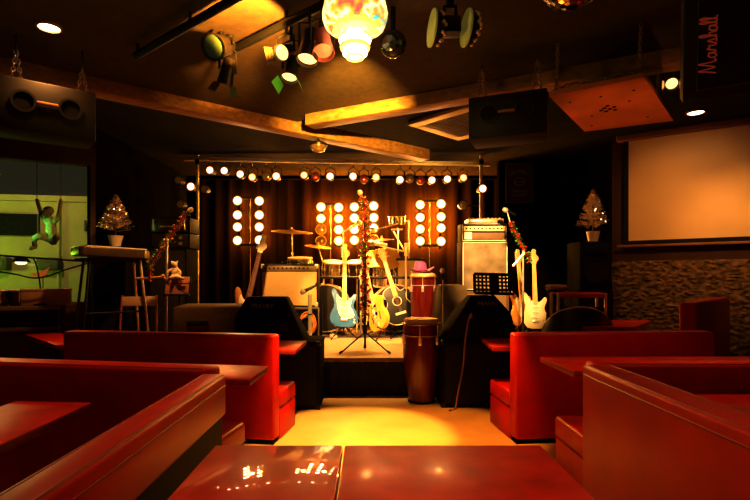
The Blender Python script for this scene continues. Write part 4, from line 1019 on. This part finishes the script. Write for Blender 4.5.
g = G(); g.cyl((X(184,YT_),0,Zz(159.5,YT_)-SZ), (X(490,YT_),0,Zz(165,YT_)-SZ), .019); g.cyl((X(184,YT_),0,Zz(159.5,YT_)-SZ+.03), (X(490,YT_),0,Zz(165,YT_)-SZ+.03), .010); g.build('bar', trussm, t)
for px in (197.5, 481):
    g = G(); g.cyl((X(px,YT_)+.0,0,0.01), (X(px,YT_),0,CEIL-SZ-.004), .021); g.build('post', trussm, t)
    g = G(); g.lathe([(.16,0), (.16,.012), (.03,.03)], (X(px,YT_),0,0), seg=24); g.build('base', blackm, t)
    g = G(); g.box((X(px,YT_),0,Zz(162,YT_)-SZ), (.06,.06,.07), bev=.01); g.build('clamp', blackm, t)
trl = [(209.6,170,'w'), (224,170.6,'w'), (240,174,'w'), (252,177,'o'), (266,176,'u'), (276,176,'w'), (304,175,'o'), (315,176.5,'r'), (330,176,'w'), (353,176,'w'), (364,179,'r'), (376,177,'o'), (400,179.5,'w'), (410,178,'u'), (421,180,'r'), (432,180,'w'), (447.5,179,'w'), (463.6,177.6,'o')]
ordn = ['first','second','third','fourth','fifth','sixth','seventh','eighth','ninth','tenth','eleventh','twelfth','thirteenth','fourteenth','fifteenth','sixteenth','seventeenth','eighteenth']
kindw = {'w':'glowing white', 'o':'glowing orange', 'u':'unlit amber', 'r':'unlit red'}
canm = M('lamp_can', (.05,.035,.025), .4, .5)
def stage_lamp(label, p, ztop, kind, r=.062, group=None, name='stage_lamp', d=(0,-1,-.05), clamp=True):
    t = thing(name, label, 'stage lamp', p, group=group); dv = Vector(d).normalized(); mm = {'w':L_w, 'o':L_o, 'u':L_off, 'r':L_red}[kind]
    g = G(); g.lathe([(r*.35,-.20), (r*.8,-.17), (r*.88,-.05), (r*1.08,-.015), (r*1.08,0), (r*.97,0), (r*.92,-.02)], (0,0,0), dv, 20); c = g.build('can', canm, t)
    lens(t, dv*-.012, dv, r*.96, mm)
    g = G(); h = ztop-p[2]
    if h > .02: g.tube([(-r*1.15,.07,0), (-r*1.15,.07,h*.55), (0,.03,h*.75), (r*1.15,.07,h*.55), (r*1.15,.07,0)], .006, 6); g.tube([(0,.03,h*.72), (0,0,h-.012)], .007, 6)
    else: g.tube([(0,.06,0), (0,.06,.05), (.04,.10,.05)], .008, 6)
    g.build('yoke', blackm, t)
    return t
for i, (px, py, k) in enumerate(trl):
    p = P(px,py,YT_); zb_ = SZ+(Zz(159.5,YT_)-SZ)+(px-184)/306*(Zz(165,YT_)-Zz(159.5,YT_))
    stage_lamp('%s lamp from the left on the stage lighting bar, %s' % (ordn[i], kindw[k]), p, zb_-.012, k, .056, group='lamps on the stage lighting bar')
sp = thing
for px, py, k, lab, dx in ((190.5,186.5,'w','glowing white lamp clamped on the left lighting post',.09), (482.8,188.5,'w','glowing white lamp clamped on the right lighting post',0), (463.5,205,'u','unlit round lamp hanging low left of the right lighting post',.24)):
    p = P(px,py,YT_-(.0 if px != 482.8 else .06)); t = stage_lamp(lab, p, p.z, k, .06)
    g = G(); g.tube([(0,.08,0), (dx if dx else -.0,.06 if dx else .05,0)], .009, 6); g.build('bracket', blackm, t)
for px, py, lab in ((178,180,'upper small unlit lamp of the cluster on the left post'), (180,204,'lowest small unlit lamp of the cluster on the left post'), (204,189,'small unlit lamp right of the left lighting post')):
    p = P(px,py,YT_); t = stage_lamp(lab, p, p.z, 'u', .05, group='unlit lamps on the left post')
    g = G(); g.tube([(0,.08,0), (X(197.5,YT_)-p.x,.0,0)], .007, 6); g.build('bracket', blackm, t)
# blinders
YBL = 7.72
cols = [[(237.5,[200.7,215,227,240.5]), (259.3,[201,215,227,240])], [(321,[207,218.5,229.6,241]), (338.7,[207.5,218.7,229.6,240.7])], [(354.3,[207,218,229.3,240.2]), (373.7,[206,217.6,228,240])], [(420.2,[204.8,217.4,229,241]), (441,[204,216.7,228,241.3])]]
labs = ['eight-lamp blinder light on the left, mostly white lamps', 'eight-lamp blinder light left of centre with two lamps unlit', 'eight-lamp blinder light behind the centre garlanded stand', 'eight-lamp blinder light on the right beside the amplifier stack']
glow = []
for bi, pair in enumerate(cols):
    cx = X((pair[0][0]+pair[1][0])/2,YBL); t = thing('blinder_light', labs[bi], 'stage light', (cx,YBL,SZ), group='four-by-two blinder lights at the back of the stage')
    zs = [Zz(y,YBL)-SZ for y in pair[0][1]+pair[1][1]]; za, zb_ = max(zs)+.11, min(zs)-.11
    g = G()
    for px, ys in pair:
        x = X(px,YBL)-cx
        g.box((x,.105,(za+zb_)/2), (.03,.02,za-zb_))
    x0, x1 = X(pair[0][0],YBL)-cx, X(pair[1][0],YBL)-cx
    for z in (za-.05, zb_+.05): g.box(((x0+x1)/2,.105,z), (abs(x1-x0),.022,.03))
    g.build('frame', blackm, t)
    g = G(); g.cyl((0,.105,.03), (0,.105,za-.04), .011); g.build('pole', M('brown_pole', (.05,.03,.015), .5), t)
    g = G(); g.lathe([(.20,0), (.20,.012), (.03,.035)], (0,.105,0), seg=24); g.build('base', blackm, t)
    for ci, (px, ys) in enumerate(pair):
        for ri_, py in enumerate(ys):
            p = P(px,py,YBL)-Vector((cx,YBL,SZ)); k = 'on'
            if bi == 1 and ci == 0 and ri_ >= 2: k = 'dim' if ri_ == 2 else 'off'
            if bi == 2 and ci == 1 and ri_ == 3: k = 'off'
            g = G(); r = .078; g.lathe([(r*.3,.10), (r*.8,.07), (r*1.03,.01), (r*1.10,-.004), (r*.98,-.004)], p, (0,1,0), 20, cap=False)
            h_ = g.build('housing', canm if k == 'on' else M('lamp_ring', (.6,.32,.08), .3, .7), t)
            yl = (bi == 1) or (bi == 3 and ci == 1) 
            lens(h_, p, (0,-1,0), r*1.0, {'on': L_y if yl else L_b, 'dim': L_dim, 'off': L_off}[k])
            if k == 'on': glow.append((p+Vector((cx,YBL+.22,SZ)), (1.6 if bi in (1,3) else .8) if bi else .35, yl))

# ------------------------------------------------------------------ things hung from the ceiling
def chain(g, a, b, link=.028, r=.0035):
    a, b = Vector(a), Vector(b); n = max(2, int((b-a).length/(link*.8))); d = (b-a).normalized(); u, v = frame_of(d)
    for k in range(n):
        c = a.lerp(b, (k+.5)/n); n_ = u if k % 2 else v; w = d.cross(n_)
        g.tube([c+d*link*.55*math.cos(2*PI*i/10)+w*link*.30*math.sin(2*PI*i/10) for i in range(10)], r, 5, closed=False)
chain_m = M('chain_links', (.62,.45,.30), .3, .8, var=.3)
def hung_speaker(label, c, ang, w, d, h, hooks):
    t = thing('hanging_speaker', label, 'speaker', c, (0,0,ang))
    g = G(); g.box((0,0,h/2), (w,d,h), bev=.008); g.build('cabinet', M('dark_brown_cabinet', (.016,.008,.004), .55, var=.3), t)
    for sx in (-1, 1):
        g = G(); g.lathe([(.055,0), (.058,-.012), (.046,-.012), (.040,.03), (.001,.035)], (sx*w*.23,-d/2,h*.56), (0,1,0), 24); g.build('port', M('port_black', (.02,.016,.012), .4), t)
    g = G(); g.box((0,-d/2-.012,h*.57), (w*.22,.016,.018), bev=.005); g.build('handle', M('handle_tan', (.40,.20,.09), .5), t)
    for (x, zt, sp_) in hooks:
        g = G(); chain(g, (x-sp_,0,h), (x,0,zt)); chain(g, (x+sp_,0,h), (x,0,zt)); g.build('chain', chain_m, t)
        g = G(); g.cyl((x,0,zt-.01), (x,0,LC-c[2]-.002), .006, seg=8); g.build('hanger_rod', blackm, t)
    return t
hung_speaker('dark speaker with two ports hanging on chains at upper left', (X(45,2.75),2.75,1.965), R(38), .46,.24,.27, ((-.13,.45,.025), (.18,.43,.03)))
hung_speaker('dark speaker with two ports hanging on chains right of centre', (X(509,3.0),3.0,2.02), R(-22), .44,.24,.25, ((-.16,.46,.03), (.16,.47,.03)))
# hung board
bc = [Vector((1.0,2.75,0)), Vector((1.38,2.49,0)), Vector((1.95,3.18,0)), Vector((1.49,3.42,0))]
cc = sum(bc, Vector())/4; t = thing('hanging_shelf', 'red-brown board hanging from chains below the ceiling at right', 'shelf', (cc.x,cc.y,2.2))
g = G(); a = [g.bm.verts.new((p.x-cc.x,p.y-cc.y,0)) for p in bc]; b = [g.bm.verts.new((p.x-cc.x,p.y-cc.y,.025)) for p in bc]
g._f(a[::-1]); g._f(b)
for i in range(4): g._f([a[i], a[(i+1) % 4], b[(i+1) % 4], b[i]])
bg = g
e1 = (bc[1]-bc[0]); e2 = (bc[3]-bc[0])
g = bg; g.mi = 1
for f1, f2 in [(.4,.5), (.45,.46), (.5,.5), (.55,.54), (.5,.42), (.44,.54), (.56,.47), (.15,.2), (.85,.2), (.15,.85), (.85,.85), (.5,.2), (.25,.6), (.75,.4)]:
    p = bc[0]+e1*f1+e2*f2-cc; g.cyl((p.x,p.y,-.003), (p.x,p.y,.001), .012 if .35 < f1 < .6 and .35 < f2 < .6 else .007, seg=10)
g.build('board', [boardm, blackp], t)
for f1, f2 in ((.06,.05), (.94,.05), (.94,.93), (.06,.93)):
    p = bc[0]+e1*f1+e2*f2-cc; g = G(); chain(g, (p.x,p.y,.025), (p.x+.01,p.y,LC-2.205)); g.build('chain', chain_m, t)
g = G(); p0, p1 = bc[0]+e1*.02+e2*.05-cc, bc[0]+e1*.98+e2*.05-cc
for k in range(4): q0, q1 = p0.lerp(p1, k/4), p0.lerp(p1, (k+1)/4); chain(g, (q0.x,q0.y,.04+.02*(k % 2)), (q1.x,q1.y,.04+.02*((k+1) % 2)))
g.build('loose_chain', chain_m, t)
t = thing('projector', 'dark projector resting on the hanging red-brown board', 'projector', (cc.x,cc.y,2.226), (0,0,math.atan2(e1.y, e1.x)))
g = G(); g.box((0,.05,.06), (.30,.36,.12), bev=.02, seg=3); g.build('case', M('projector_grey', (.05,.045,.04), .5), t)
g = G(); g.cyl((.06,.22,.06), (.06,.26,.06), .035, seg=20); g.build('lens_barrel', blackp, t)
# big hung guitar cabinet
YM_ = 2.22; p0 = Vector((X(682,YM_),YM_)); ang = R(-30)
t = thing('hanging_cabinet', 'large black guitar cabinet hung sideways at upper right with script logo', 'speaker', (p0.x,p0.y,1.975), (R(20),0,ang))
cw_, ch_, cd_ = .72, .43, .25
g = G(); g.box((cw_/2,cd_/2,ch_/2), (cw_,cd_,ch_), bev=.010); g.build('cabinet', M('cab_tolex', (.022,.014,.010), .55, var=.3, scale=90, bump=.1), t)
g = G(); g.box((cw_/2+.015,-.001,ch_/2+.01), (cw_-.09,.010,ch_-.09), bev=.003); g.build('grille', M('cab_grille', (.018,.012,.009), .8, var=.4, scale=150), t)
g = G(); q0, q1, r0, r1 = .055, cw_-.03, .045, ch_-.03; g.tube([(q0,-.006,r0), (q1,-.006,r0), (q1,-.006,r1), (q0,-.006,r1)], .005, 6, closed=True); g.build('piping', M('dim_piping', (.10,.05,.025), .5), t)
strokes = [[(0,0), (.3,1.0), (.55,2.2), (.75,.6), (.9,.2), (1.3,1.4), (1.55,2.2), (1.6,.8), (1.75,.05), (2.1,.3)], [(2.9,.9), (2.5,1.0), (2.25,.5), (2.45,0), (2.8,.3), (2.95,1.0), (2.95,.2), (3.2,.1)], [(3.2,.1), (3.45,1.0), (3.55,1.15), (3.6,.9), (3.95,.95), (3.9,.3), (4.15,.05)], [(4.15,.05), (4.6,1.1), (4.7,.6), (4.75,.1), (4.4,.05)], [(4.75,.15), (5.1,.2), (5.5,1.6), (5.45,2.2), (5.25,1.8), (5.25,0)], [(5.25,.5), (5.55,1.0), (5.75,.8), (5.75,.2), (6.0,.05)], [(6.6,.9), (6.2,1.0), (5.95,.5), (6.15,0), (6.5,.3), (6.65,1.0), (6.65,.2), (6.9,.1)], [(6.9,.1), (7.3,1.6), (7.2,2.2), (7.05,1.6), (7.1,.2), (7.4,.1)], [(7.4,.1), (7.8,1.6), (7.7,2.2), (7.55,1.6), (7.6,.2), (7.9,.1)]]
g = G(); sc_ = .0285
for s_ in strokes: g.tube(catmull([(.092-(v-1.0)*sc_,-.012,.105+u*sc_) for u, v in s_], 6), .0034, 6)
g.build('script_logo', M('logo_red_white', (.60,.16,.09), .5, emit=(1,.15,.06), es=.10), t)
for x in (.1, .6):
    g = G(); g.cyl((x,.10,ch_-.005), (x,.12,ch_+.05), .012); g.build('hanger', blackm, t)
# mirror ball
t = thing('mirror_ball', 'mirror ball hanging at the top edge right of centre', 'mirror ball', (X(572,1.9),1.9,2.357))
g = G(); n = 20; r = .130
for j in range(1, n):
    th0, th1 = PI*j/n, PI*(j+.86)/n; m = max(3, int(2*n*math.sin(PI*(j+.5)/n)))
    if j == n-1: continue
    for i in range(m):
        a0, a1 = 2*PI*i/m, 2*PI*(i+.86)/m
        g.quad([(r*math.sin(th)*math.cos(a), r*math.sin(th)*math.sin(a), r*math.cos(th)) for th, a in ((th0,a0), (th0,a1), (th1,a1), (th1,a0))])
g.build('mirror_tiles', M('mirror_tile', (.7,.66,.6), .12, 1, var=.5, scale=30), t, smooth=False)
g = G(); g.ball((0,0,0), r*.985, 24); g.build('core', blackp, t)
g = G(); g.cyl((0,0,r*.95), (0,0,LC-2.359), .008, seg=8); g.build('hanger_rod', blackm, t)
# coloured glass party light
t = thing('party_light', 'glowing tiered glass party light hanging at top centre', 'lamp', (X(355,2.2),2.2,2.158)); t.scale = (.88,.88,.88)
rb = bpy.data.materials.new('rainbow_glass'); rb.use_nodes = True; nt = rb.node_tree; b_ = nt.nodes['Principled BSDF']
tc = nt.nodes.new('ShaderNodeTexCoord'); nz_ = nt.nodes.new('ShaderNodeTexNoise'); nz_.inputs['Scale'].default_value = 9
rp = nt.nodes.new('ShaderNodeValToRGB'); cr = rp.color_ramp
for p_, c_ in ((.0,(.05,.3,1,1)), (.33,(.1,.55,.5,1)), (.40,(.9,.45,.04,1)), (.48,(1.6,1.3,.7,1)), (.55,(1.3,.6,.06,1)), (.63,(.8,.16,.12,1)), (.72,(.9,.4,.05,1))):
    e = cr.elements.new(p_); e.color = c_
nt.links.new(tc.outputs['Object'], nz_.inputs['Vector']); nt.links.new(nz_.outputs['Fac'], rp.inputs['Fac']); nt.links.new(rp.outputs['Color'], b_.inputs['Emission Color']); nt.links.new(rp.outputs['Color'], b_.inputs['Base Color'])
b_.inputs['Emission Strength'].default_value = 1.0; b_.inputs['Roughness'].default_value = .1
hot = M('hot_glass', (1,.9,.6), .1, emit=(1,.84,.50), es=3.5)
hot2 = M('warm_glass', (1,.8,.4), .1, emit=(1,.55,.14), es=.85)
g = G(); g.lathe([(.07,.13), (.115,.14), (.150,.165), (.162,.20), (.165,.235), (.158,.27), (.14,.31), (.10,.34)], seg=18, cap=False); g.build('outer_bowl', rb, t, ang=10)
g = G(); g.lathe([(.072,.125), (.112,.135), (.138,.165), (.145,.20), (.120,.205), (.10,.20)], (0,-.012,.004), seg=14, cap=False); g.build('inner_bowl', hot2, t, ang=10)
for k, (r_, z) in enumerate(((.082,.085), (.078,.055), (.064,.028), (.045,.008))):
    g = G(); g.lathe([(r_*.55,z-.004), (r_*.95,z), (r_,z+.012), (r_*.92,z+.022), (r_*.5,z+.026)], seg=20); g.build('glass_tier', hot if k % 2 == 0 else hot2, t)
g = G(); g.cyl((0,0,.02), (0,0,.14), .045, seg=16); g.build('core', hot, t)
g = G(); g.lathe([(.10,.33), (.06,.35), (.03,.37), (.0249,(LC-2.160)/.88)], seg=18); g.build('mount', blackm, t)
# dark ball lens behind it
t = thing('spotlight', 'dark round spotlight just right of the glowing party light', 'stage lamp', P(393,44,2.4)); t.scale = (.87,.87,.87)
g = G(); g.ball((0,0,0), .075, 18); g.build('housing', M('smoky_black', (.03,.025,.02), .15, coat=.5), t)
g = G(); g.cyl((0,0,.06), (0,0,(LC-P(393,44,2.4).z-.002)/.87), .014); g.build('mount', blackm, t)
g = G(); g.lathe([(.05,.056), (.04,.074), (.001,.08)], (0,0,0), (-.3,-.8,-.3), 18); g.build('front_glass', M('dark_lens', (.02,.02,.02), .05), t)
# twin-headed effect light
pe = P(450,28,2.25); t = thing('effect_light', 'twin-headed disco effect light with two studded half domes', 'stage light', pe); t.scale = (.865,.865,.865)
dish = M('dish_pale', (.42,.50,.24), .35, .3, var=.2, emit=(.75,.62,.12), es=.10); domem = M('dome_dark', (.06,.045,.03), .35, .4)
stud = M('lens_stud', (.8,.55,.25), .1, .5, emit=(1,.5,.12), es=.06)
for sx, nm in ((-.092,0), (.086,1)):
    g = G(); g.lathe([(.001,.065), (.04,.060), (.075,.038), (.092,.0)], (sx,0,0), (1,.14,-.05), 24); d_ = g.build('dome', domem, t)
    g = G(); g.lathe([(.094,.004), (.094,-.006), (.03,-.016), (.001,-.016)], (sx,0,0), (1,.14,-.05), 24); g.build('dish', dish, t)
    ax = Vector((1,.14,-.05)).normalized(); u, v = frame_of(ax); g = G()
    for ring, (rr, hh) in enumerate(((.078,.040), (.052,.058), (.022,.068))):
        for k in range((10,7,3)[ring]):
            a = 2*PI*k/(10,7,3)[ring]; g.ball(Vector((sx,0,0))+ax*hh+(u*math.cos(a)+v*math.sin(a))*rr, .010, 8)
    g.build('lens_studs', stud, d_)
g = G(); g.box((0,.01,.01), (.11,.09,.085), bev=.01); g.box((0,-.04,-.045), (.09,.05,.008)); g.build('body', M('effect_body', (.06,.05,.035), .4, .3), t)
g = G(); g.tube([(-.03,0,.05), (-.03,0,.11), (.03,0,.11), (.03,0,.05)], .010); g.cyl((0,0,.11), (0,0,(LC-pe.z-.002)/.865), .02); g.build('mount', blackm, t)
# pipes
def pipe(label, a, b, drops):
    a, b = Vector(a), Vector(b); t = thing('lighting_pipe', label, 'pipe', a); g = G(); g.cyl((0,0,0), b-a, .020); g.build('pipe', blackm, t)
    for f in drops: p = a.lerp(b, f)-a; g = G(); g.cyl(p, (p.x,p.y,LC-a.z-.002), .009, seg=8); g.build('hanger_rod', blackm, t)
PZ = 2.44
a1, b1 = Vector((X(136,2.79),2.79,PZ)), Vector((X(262,2.1),2.1,PZ))
pipe('dark lighting pipe crossing the ceiling at upper left', a1, b1, (.02,.5,.95))
a2, b2 = Vector((X(222,2.79),2.79,PZ)), Vector((X(372,2.08),2.08,PZ))
pipe('dark lighting pipe carrying the spotlights left of the party light', a2, b2, (.02,.5,.95))
rimlit = M('can_inner_lit', (.9,.7,.4), .3, emit=(1,.62,.25), es=1.6)
def par(label, px, py, Y, d, r, L, body, face, topz=PZ-.02, barn=None):
    Y *= .80 if Y < 3.22 and px < 400 else 1.0; p = P(px,py,Y); t = thing('spotlight', label, 'stage lamp', p); dv = Vector(d).normalized(); r *= .84; L *= .84
    g = G(); g.lathe([(r*.5,-L), (r*.75,-L*.9), (r*.85,-L*.4), (r,0), (r*.93,0), (r*.8,-L*.25)], (0,0,0), dv, 20, cap=False); g.lathe([(.001,-L), (r*.5,-L)], (0,0,0), dv, 20, cap=False); g.build('can', body, t)
    g = G(); g.lathe([(r*.88,-.02), (r*.4,-.012), (.001,-.008)], (0,0,0), dv, 20, cap=False); g.build('lens', face, t)
    c = -dv*L*.5; u = dv.cross(Vector((0,0,1))).normalized()*r*1.05
    h = topz-p.z
    g = G(); g.tube([c+u, c+u+Vector((0,0,max(.04,h*.5)))-c*.0, Vector((c.x,c.y,h*.8)), c-u+Vector((0,0,max(.04,h*.5))), c-u], .006, 6); g.cyl((c.x,c.y,h*.78), (c.x,c.y,h+.02), .008, seg=8); g.build('yoke', blackm, t)
    if barn:
        for k in range(2):
            a, b = frame_of(dv); s_ = 1 if k else -1
            g = G(); q = a*s_*r*1.0; g.quad([q-b*r*.8, q+b*r*.8, q*1.5+b*r*1.0+dv*r*1.1, q*1.5-b*r*1.0+dv*r*1.1]); g.build('barn_door', barn, t)
    return t
pink = M('pink_can', (.45,.14,.10), .4, .3); dk = canm
par('small lit spotlight leftmost of the hanging cluster, left of party light', 281,53,2.98,(-.25,-.75,-.45),.048,.14,dk,rimlit, barn=M('barn_steel', (.5,.35,.2), .25, .9))
par('large black spotlight with bright oval mouth in the cluster', 307,61,2.85,(-.12,-.28,-.95),.062,.20,dk,rimlit)
par('pink-bodied spotlight beside the party light', 323.5,53,2.8,(.12,-.45,-.88),.060,.17,pink,M('pink_mouth', (.4,.2,.1), .4, emit=(1,.45,.2), es=.35))
par('lowest spotlight of the hanging cluster with flared bright flaps', 289,79,3.05,(-.1,-.35,-.92),.052,.16,dk,rimlit, barn=M('green_gel', (.12,.40,.05), .4, emit=(.2,.8,.05), es=.15))
par('small spotlight with bright edge hanging at left of the cluster', 225,84,3.2,(-.3,.3,-.9),.052,.15,dk,L_off, barn=M('barn_bronze', (.65,.42,.25), .25, .9))
par('dark moving spotlight with greenish lens at upper left', 213,47,3.05,(-.15,-.75,-.4),.075,.22,canm,M('green_lens', (.06,.09,.045), .15, emit=(.25,.4,.15), es=.03))
par('small bright-edged spotlight between hanging board and large cabinet', 672,84,3.4,(-.35,-.75,-.5),.050,.16,dk,rimlit, CEIL-.022, barn=M('barn_bronze', (.65,.42,.25), .25, .9))
par('dark spotlight with bright rim behind the left corner of the hanging board', 555,84,3.25,(-.75,-.5,-.35),.055,.16,dk,L_off, CEIL-.022, barn=M('barn_bronze', (.65,.42,.25), .25, .9))
# bronze dome under the beam
p = P(318.5,146,4.35); t = thing('dome_lamp', 'small bronze dome lamp hanging below the ceiling beam junction', 'lamp', p)
g = G(); g.lathe([(.001,-.055), (.04,-.05), (.065,-.025), (.072,0), (.068,.01)], seg=24); g.build('glass_dome', M('bronze_dome', (.45,.28,.12), .12, .7, emit=(1,.5,.1), es=.06), t)
g = G(); g.lathe([(.080,0), (.082,.012), (.06,.03), (.02,.045)], seg=24); g.build('rim', blackm, t)
g = G(); g.cyl((0,0,.03), (0,0,CEIL-p.z-.002), .010, seg=8); g.build('mount', blackm, t)
# air-conditioner cassette
t = thing('ceiling_air_conditioner', 'square ceiling air-conditioner panel behind the centre hanging speaker', 'air conditioner', (1.05,5.25,CEIL), (0,0,R(43)))
acm = M('beige_panel', (.55,.42,.24), .5, var=.08)
g = G(); s_ = .88
for sx in (-1, 1): g.box((sx*(s_/2-.06),0,-.022), (.12,s_,.04), bev=.006); g.box((0,sx*(s_/2-.06),-.022), (s_-.24,.12,.04), bev=.006)
g.build('frame', acm, t)
g = G(); g.box((0,0,-.018), (s_-.25,s_-.25,.03))
for k in range(12): g.box((0,-.27+.049*k,-.034), (s_-.28,.010,.012), (R(25),0,0))
g.build('grille', M('ac_grille', (.16,.11,.06), .6), t)
# recessed downlights
dl = M('downlight_bulb', (1,.95,.8), .3, emit=(1,.80,.50), es=14)
def downlight(label, x, y, r, zc):
    t = thing('downlight', label, 'lamp', (x,y,zc)); g = G(); g.lathe([(r*.9,-.001), (r*1.15,-.001), (r*1.15,-.010), (r*.98,-.014), (r*.9,-.006)], seg=28, cap=False); g.build('trim_ring', M('downlight_trim', (.5,.4,.25), .4, .4), t)
    g = G(); g.lathe([(r*.93,-.004), (r*.6,-.012), (.001,-.016)], seg=24, cap=False); g.build('bulb', dl, t)
downlight('bright recessed ceiling downlight at upper left', -1.64,2.58,.052,LC)
downlight('recessed ceiling downlight over the projection screen', 3.27,4.97,.075,CEIL)

# ------------------------------------------------------------------ lights
def light(name, kind, loc, energy, col, target=None, size=.1, spot=60, blend=.5):
    d = bpy.data.lights.new(name, kind); d.energy = energy; d.color = col
    if kind == 'SPOT': d.spot_size = R(spot); d.spot_blend = blend; d.shadow_soft_size = size
    elif kind == 'AREA': d.size = size
    else: d.shadow_soft_size = size
    o = bpy.data.objects.new(name, d); COL.objects.link(o); o.location = loc
    if target is not None: o.rotation_euler = (Vector(target)-Vector(loc)).to_track_quat('-Z', 'Y').to_euler()
    return o
W1, W2, W3 = (1,.56,.19), (1,.46,.12), (1,.72,.38)
# dance-floor wash between the booths and the stage
light('floor_spot', 'SPOT', (-.30,3.25,2.38), 620, (1,.55,.13), (-.12,3.80,0), .03, 38, .35)
light('floor_spot', 'SPOT', (.62,3.15,2.38), 300, (1,.42,.06), (.55,3.80,0), .03, 40, .4)
# stage front lights
light('stage_spot', 'SPOT', (-.95,4.2,2.36), 520, W1, (-.15,6.75,.62), .05, 30, .5)
light('stage_spot', 'SPOT', (.62,4.5,2.36), 430, W1, (.30,6.8,.70), .05, 32, .5)
light('stage_spot', 'SPOT', (1.35,4.0,2.36), 760, W1, (1.64,6.25,1.30), .05, 34, .6)
light('stage_spot', 'SPOT', (-1.35,4.3,2.36), 420, W1, (-1.15,6.2,1.10), .05, 26, .6)
light('stage_front', 'SPOT', (.0,4.55,2.38), 120, W1, (0,5.46,1.55), .04, 56, .8)
light('stage_front', 'SPOT', (-.45,3.9,2.36), 150, W1, (-.62,5.35,.75), .04, 20, .7)
light('bar_fill', 'SPOT', (-1.0,5.6,2.2), 5, W3, (-1.1,6.7,2.73), .05, 80, .9)  # added unseen spots, front and below, to brighten the lighting bar
light('bar_fill', 'SPOT', (.6,5.6,2.2), 5, W3, (.6,6.7,2.73), .05, 80, .9)
light('board_fill', 'SPOT', (1.25,2.35,.95), 16, (1,.45,.12), (1.46,2.96,2.2), .03, 44, .8)  # added unseen spot from below to brighten the hanging board
light('stage_top', 'SPOT', (.0,5.50,2.78), 280, W1, (0,5.45,.4), .04, 36, .6)
light('stage_back', 'SPOT', (-.2,6.9,2.78), 560, W1, (-.1,7.0,.7), .08, 62, .7)
light('left_corner_spot', 'SPOT', (-1.75,4.35,2.75), 120, W2, (-2.45,4.9,1.05), .05, 84, .7)
light('right_corner_spot', 'SPOT', (2.0,5.0,2.78), 34, W2, (2.55,5.35,1.0), .05, 64, .8)
# house downlights over the booths (two in view, the rest behind and beside the camera)
light('downlight_beam', 'SPOT', (-1.64,2.58,2.47), 26, W2, (-1.6,2.55,0), .05, 110, .7)
light('downlight_beam', 'SPOT', (3.27,4.97,2.81), 14, W2, (3.2,4.9,0), .05, 110, .7)
light('house_beam', 'SPOT', (.25,.75,2.47), 70, W2, (.35,1.6,0), .06, 84, .9)
light('house_beam', 'SPOT', (1.75,2.40,2.47), 52, W2, (1.7,2.7,0), .06, 100, .9)
light('house_beam', 'SPOT', (-1.35,2.25,2.47), 34, W2, (-1.5,1.8,0), .06, 100, .9)
# party light
px_ = X(355,2.2)
light('party_glow', 'POINT', (px_,2.15,2.10), 5, (1,.58,.15), size=.05)
light('party_beam', 'SPOT', (px_-.03,2.36,2.24), 700, (1,.56,.09), (-.12,3.80,2.34), .02, 46, .9)
light('party_beam', 'SPOT', (px_-.06,2.30,2.24), 34, (1,.45,.07), (-1.05,3.85,2.44), .02, 44, .8)
light('party_beam', 'SPOT', (-.42,2.12,2.20), 300, (1,.48,.07), (-.62,2.55,2.5), .02, 50, .35)
# stage lamps throwing forward
for px, py in ((248,216), (330,215), (364,215), (430,220)):
    p = P(px,py,7.5); light('blinder_beam', 'SPOT', p, 30, W2, (p.x*.4,2.0,.5), .05, 100, .8)
for p, e, yl in glow: light('bloom_fill', 'POINT', p, e*38, (1,.40,.03) if yl else (1,.46,.07), size=.03)  # added behind the cans: glow on the curtain stands in for lens bloom
# screen: lamp light washing up from below left
p = rw(1.4, 1.5); q = rw(1.35,.1); light('screen_wash', 'SPOT', (p.x,p.y,2.3), 30, (1,.46,.12), (q.x,q.y,1.66), .03, 64, .75)
p = rw(.6, 1.3); q = rw(.7,.1); light('screen_wash', 'SPOT', (p.x,p.y,2.3), 24, (1,.40,.08), (q.x,q.y,1.9), .05, 100, .9)
p = rw(1.2, .9); q = rw(1.1,.1); light('stone_wash', 'SPOT', (p.x,p.y,2.4), 8, W2, (q.x,q.y,.9), .05, 90, .8)
# street lamps, then an added fill inside the room
light('street_lamp', 'POINT', (-9.0,8.8,1.5), 120, (.55,1,.05), size=.2)
light('street_lamp', 'POINT', (-6.4,8.4,3.0), 105, (1,.80,.26), size=.2)
p = wpt(-45,.55); q = wpt(49,.22); light('figure_fill', 'SPOT', (p.x,p.y,1.55), 60, (.42,1,.22), (q.x,q.y,1.70), .04, 20, .8)  # added unseen green spot indoors, lighting the plush figure from the left

w = bpy.data.worlds.new('World'); sc.world = w; w.use_nodes = True
w.node_tree.nodes['Background'].inputs['Color'].default_value = (.030,.028,.014,1); w.node_tree.nodes['Background'].inputs['Strength'].default_value = 1.0
pb = MATS['polished_red_lacquer'].node_tree.nodes['Principled BSDF']; pb.inputs['Roughness'].default_value = .4; pb.inputs['Coat Roughness'].default_value = .035; pb.inputs['Coat Weight'].default_value = 1
cam = bpy.data.cameras.new('Camera'); co = bpy.data.objects.new('Camera', cam); COL.objects.link(co)
co.location = (0,0,H); co.rotation_euler = (PI/2,0,0); cam.sensor_width = 36; cam.lens = F/750*36; cam.shift_x = 8/750; cam.shift_y = 28/750; cam.clip_start = .02
sc.camera = co
sc.view_settings.view_transform = 'Standard'; sc.view_settings.look = 'None'; sc.view_settings.exposure = .35; sc.view_settings.gamma = .74
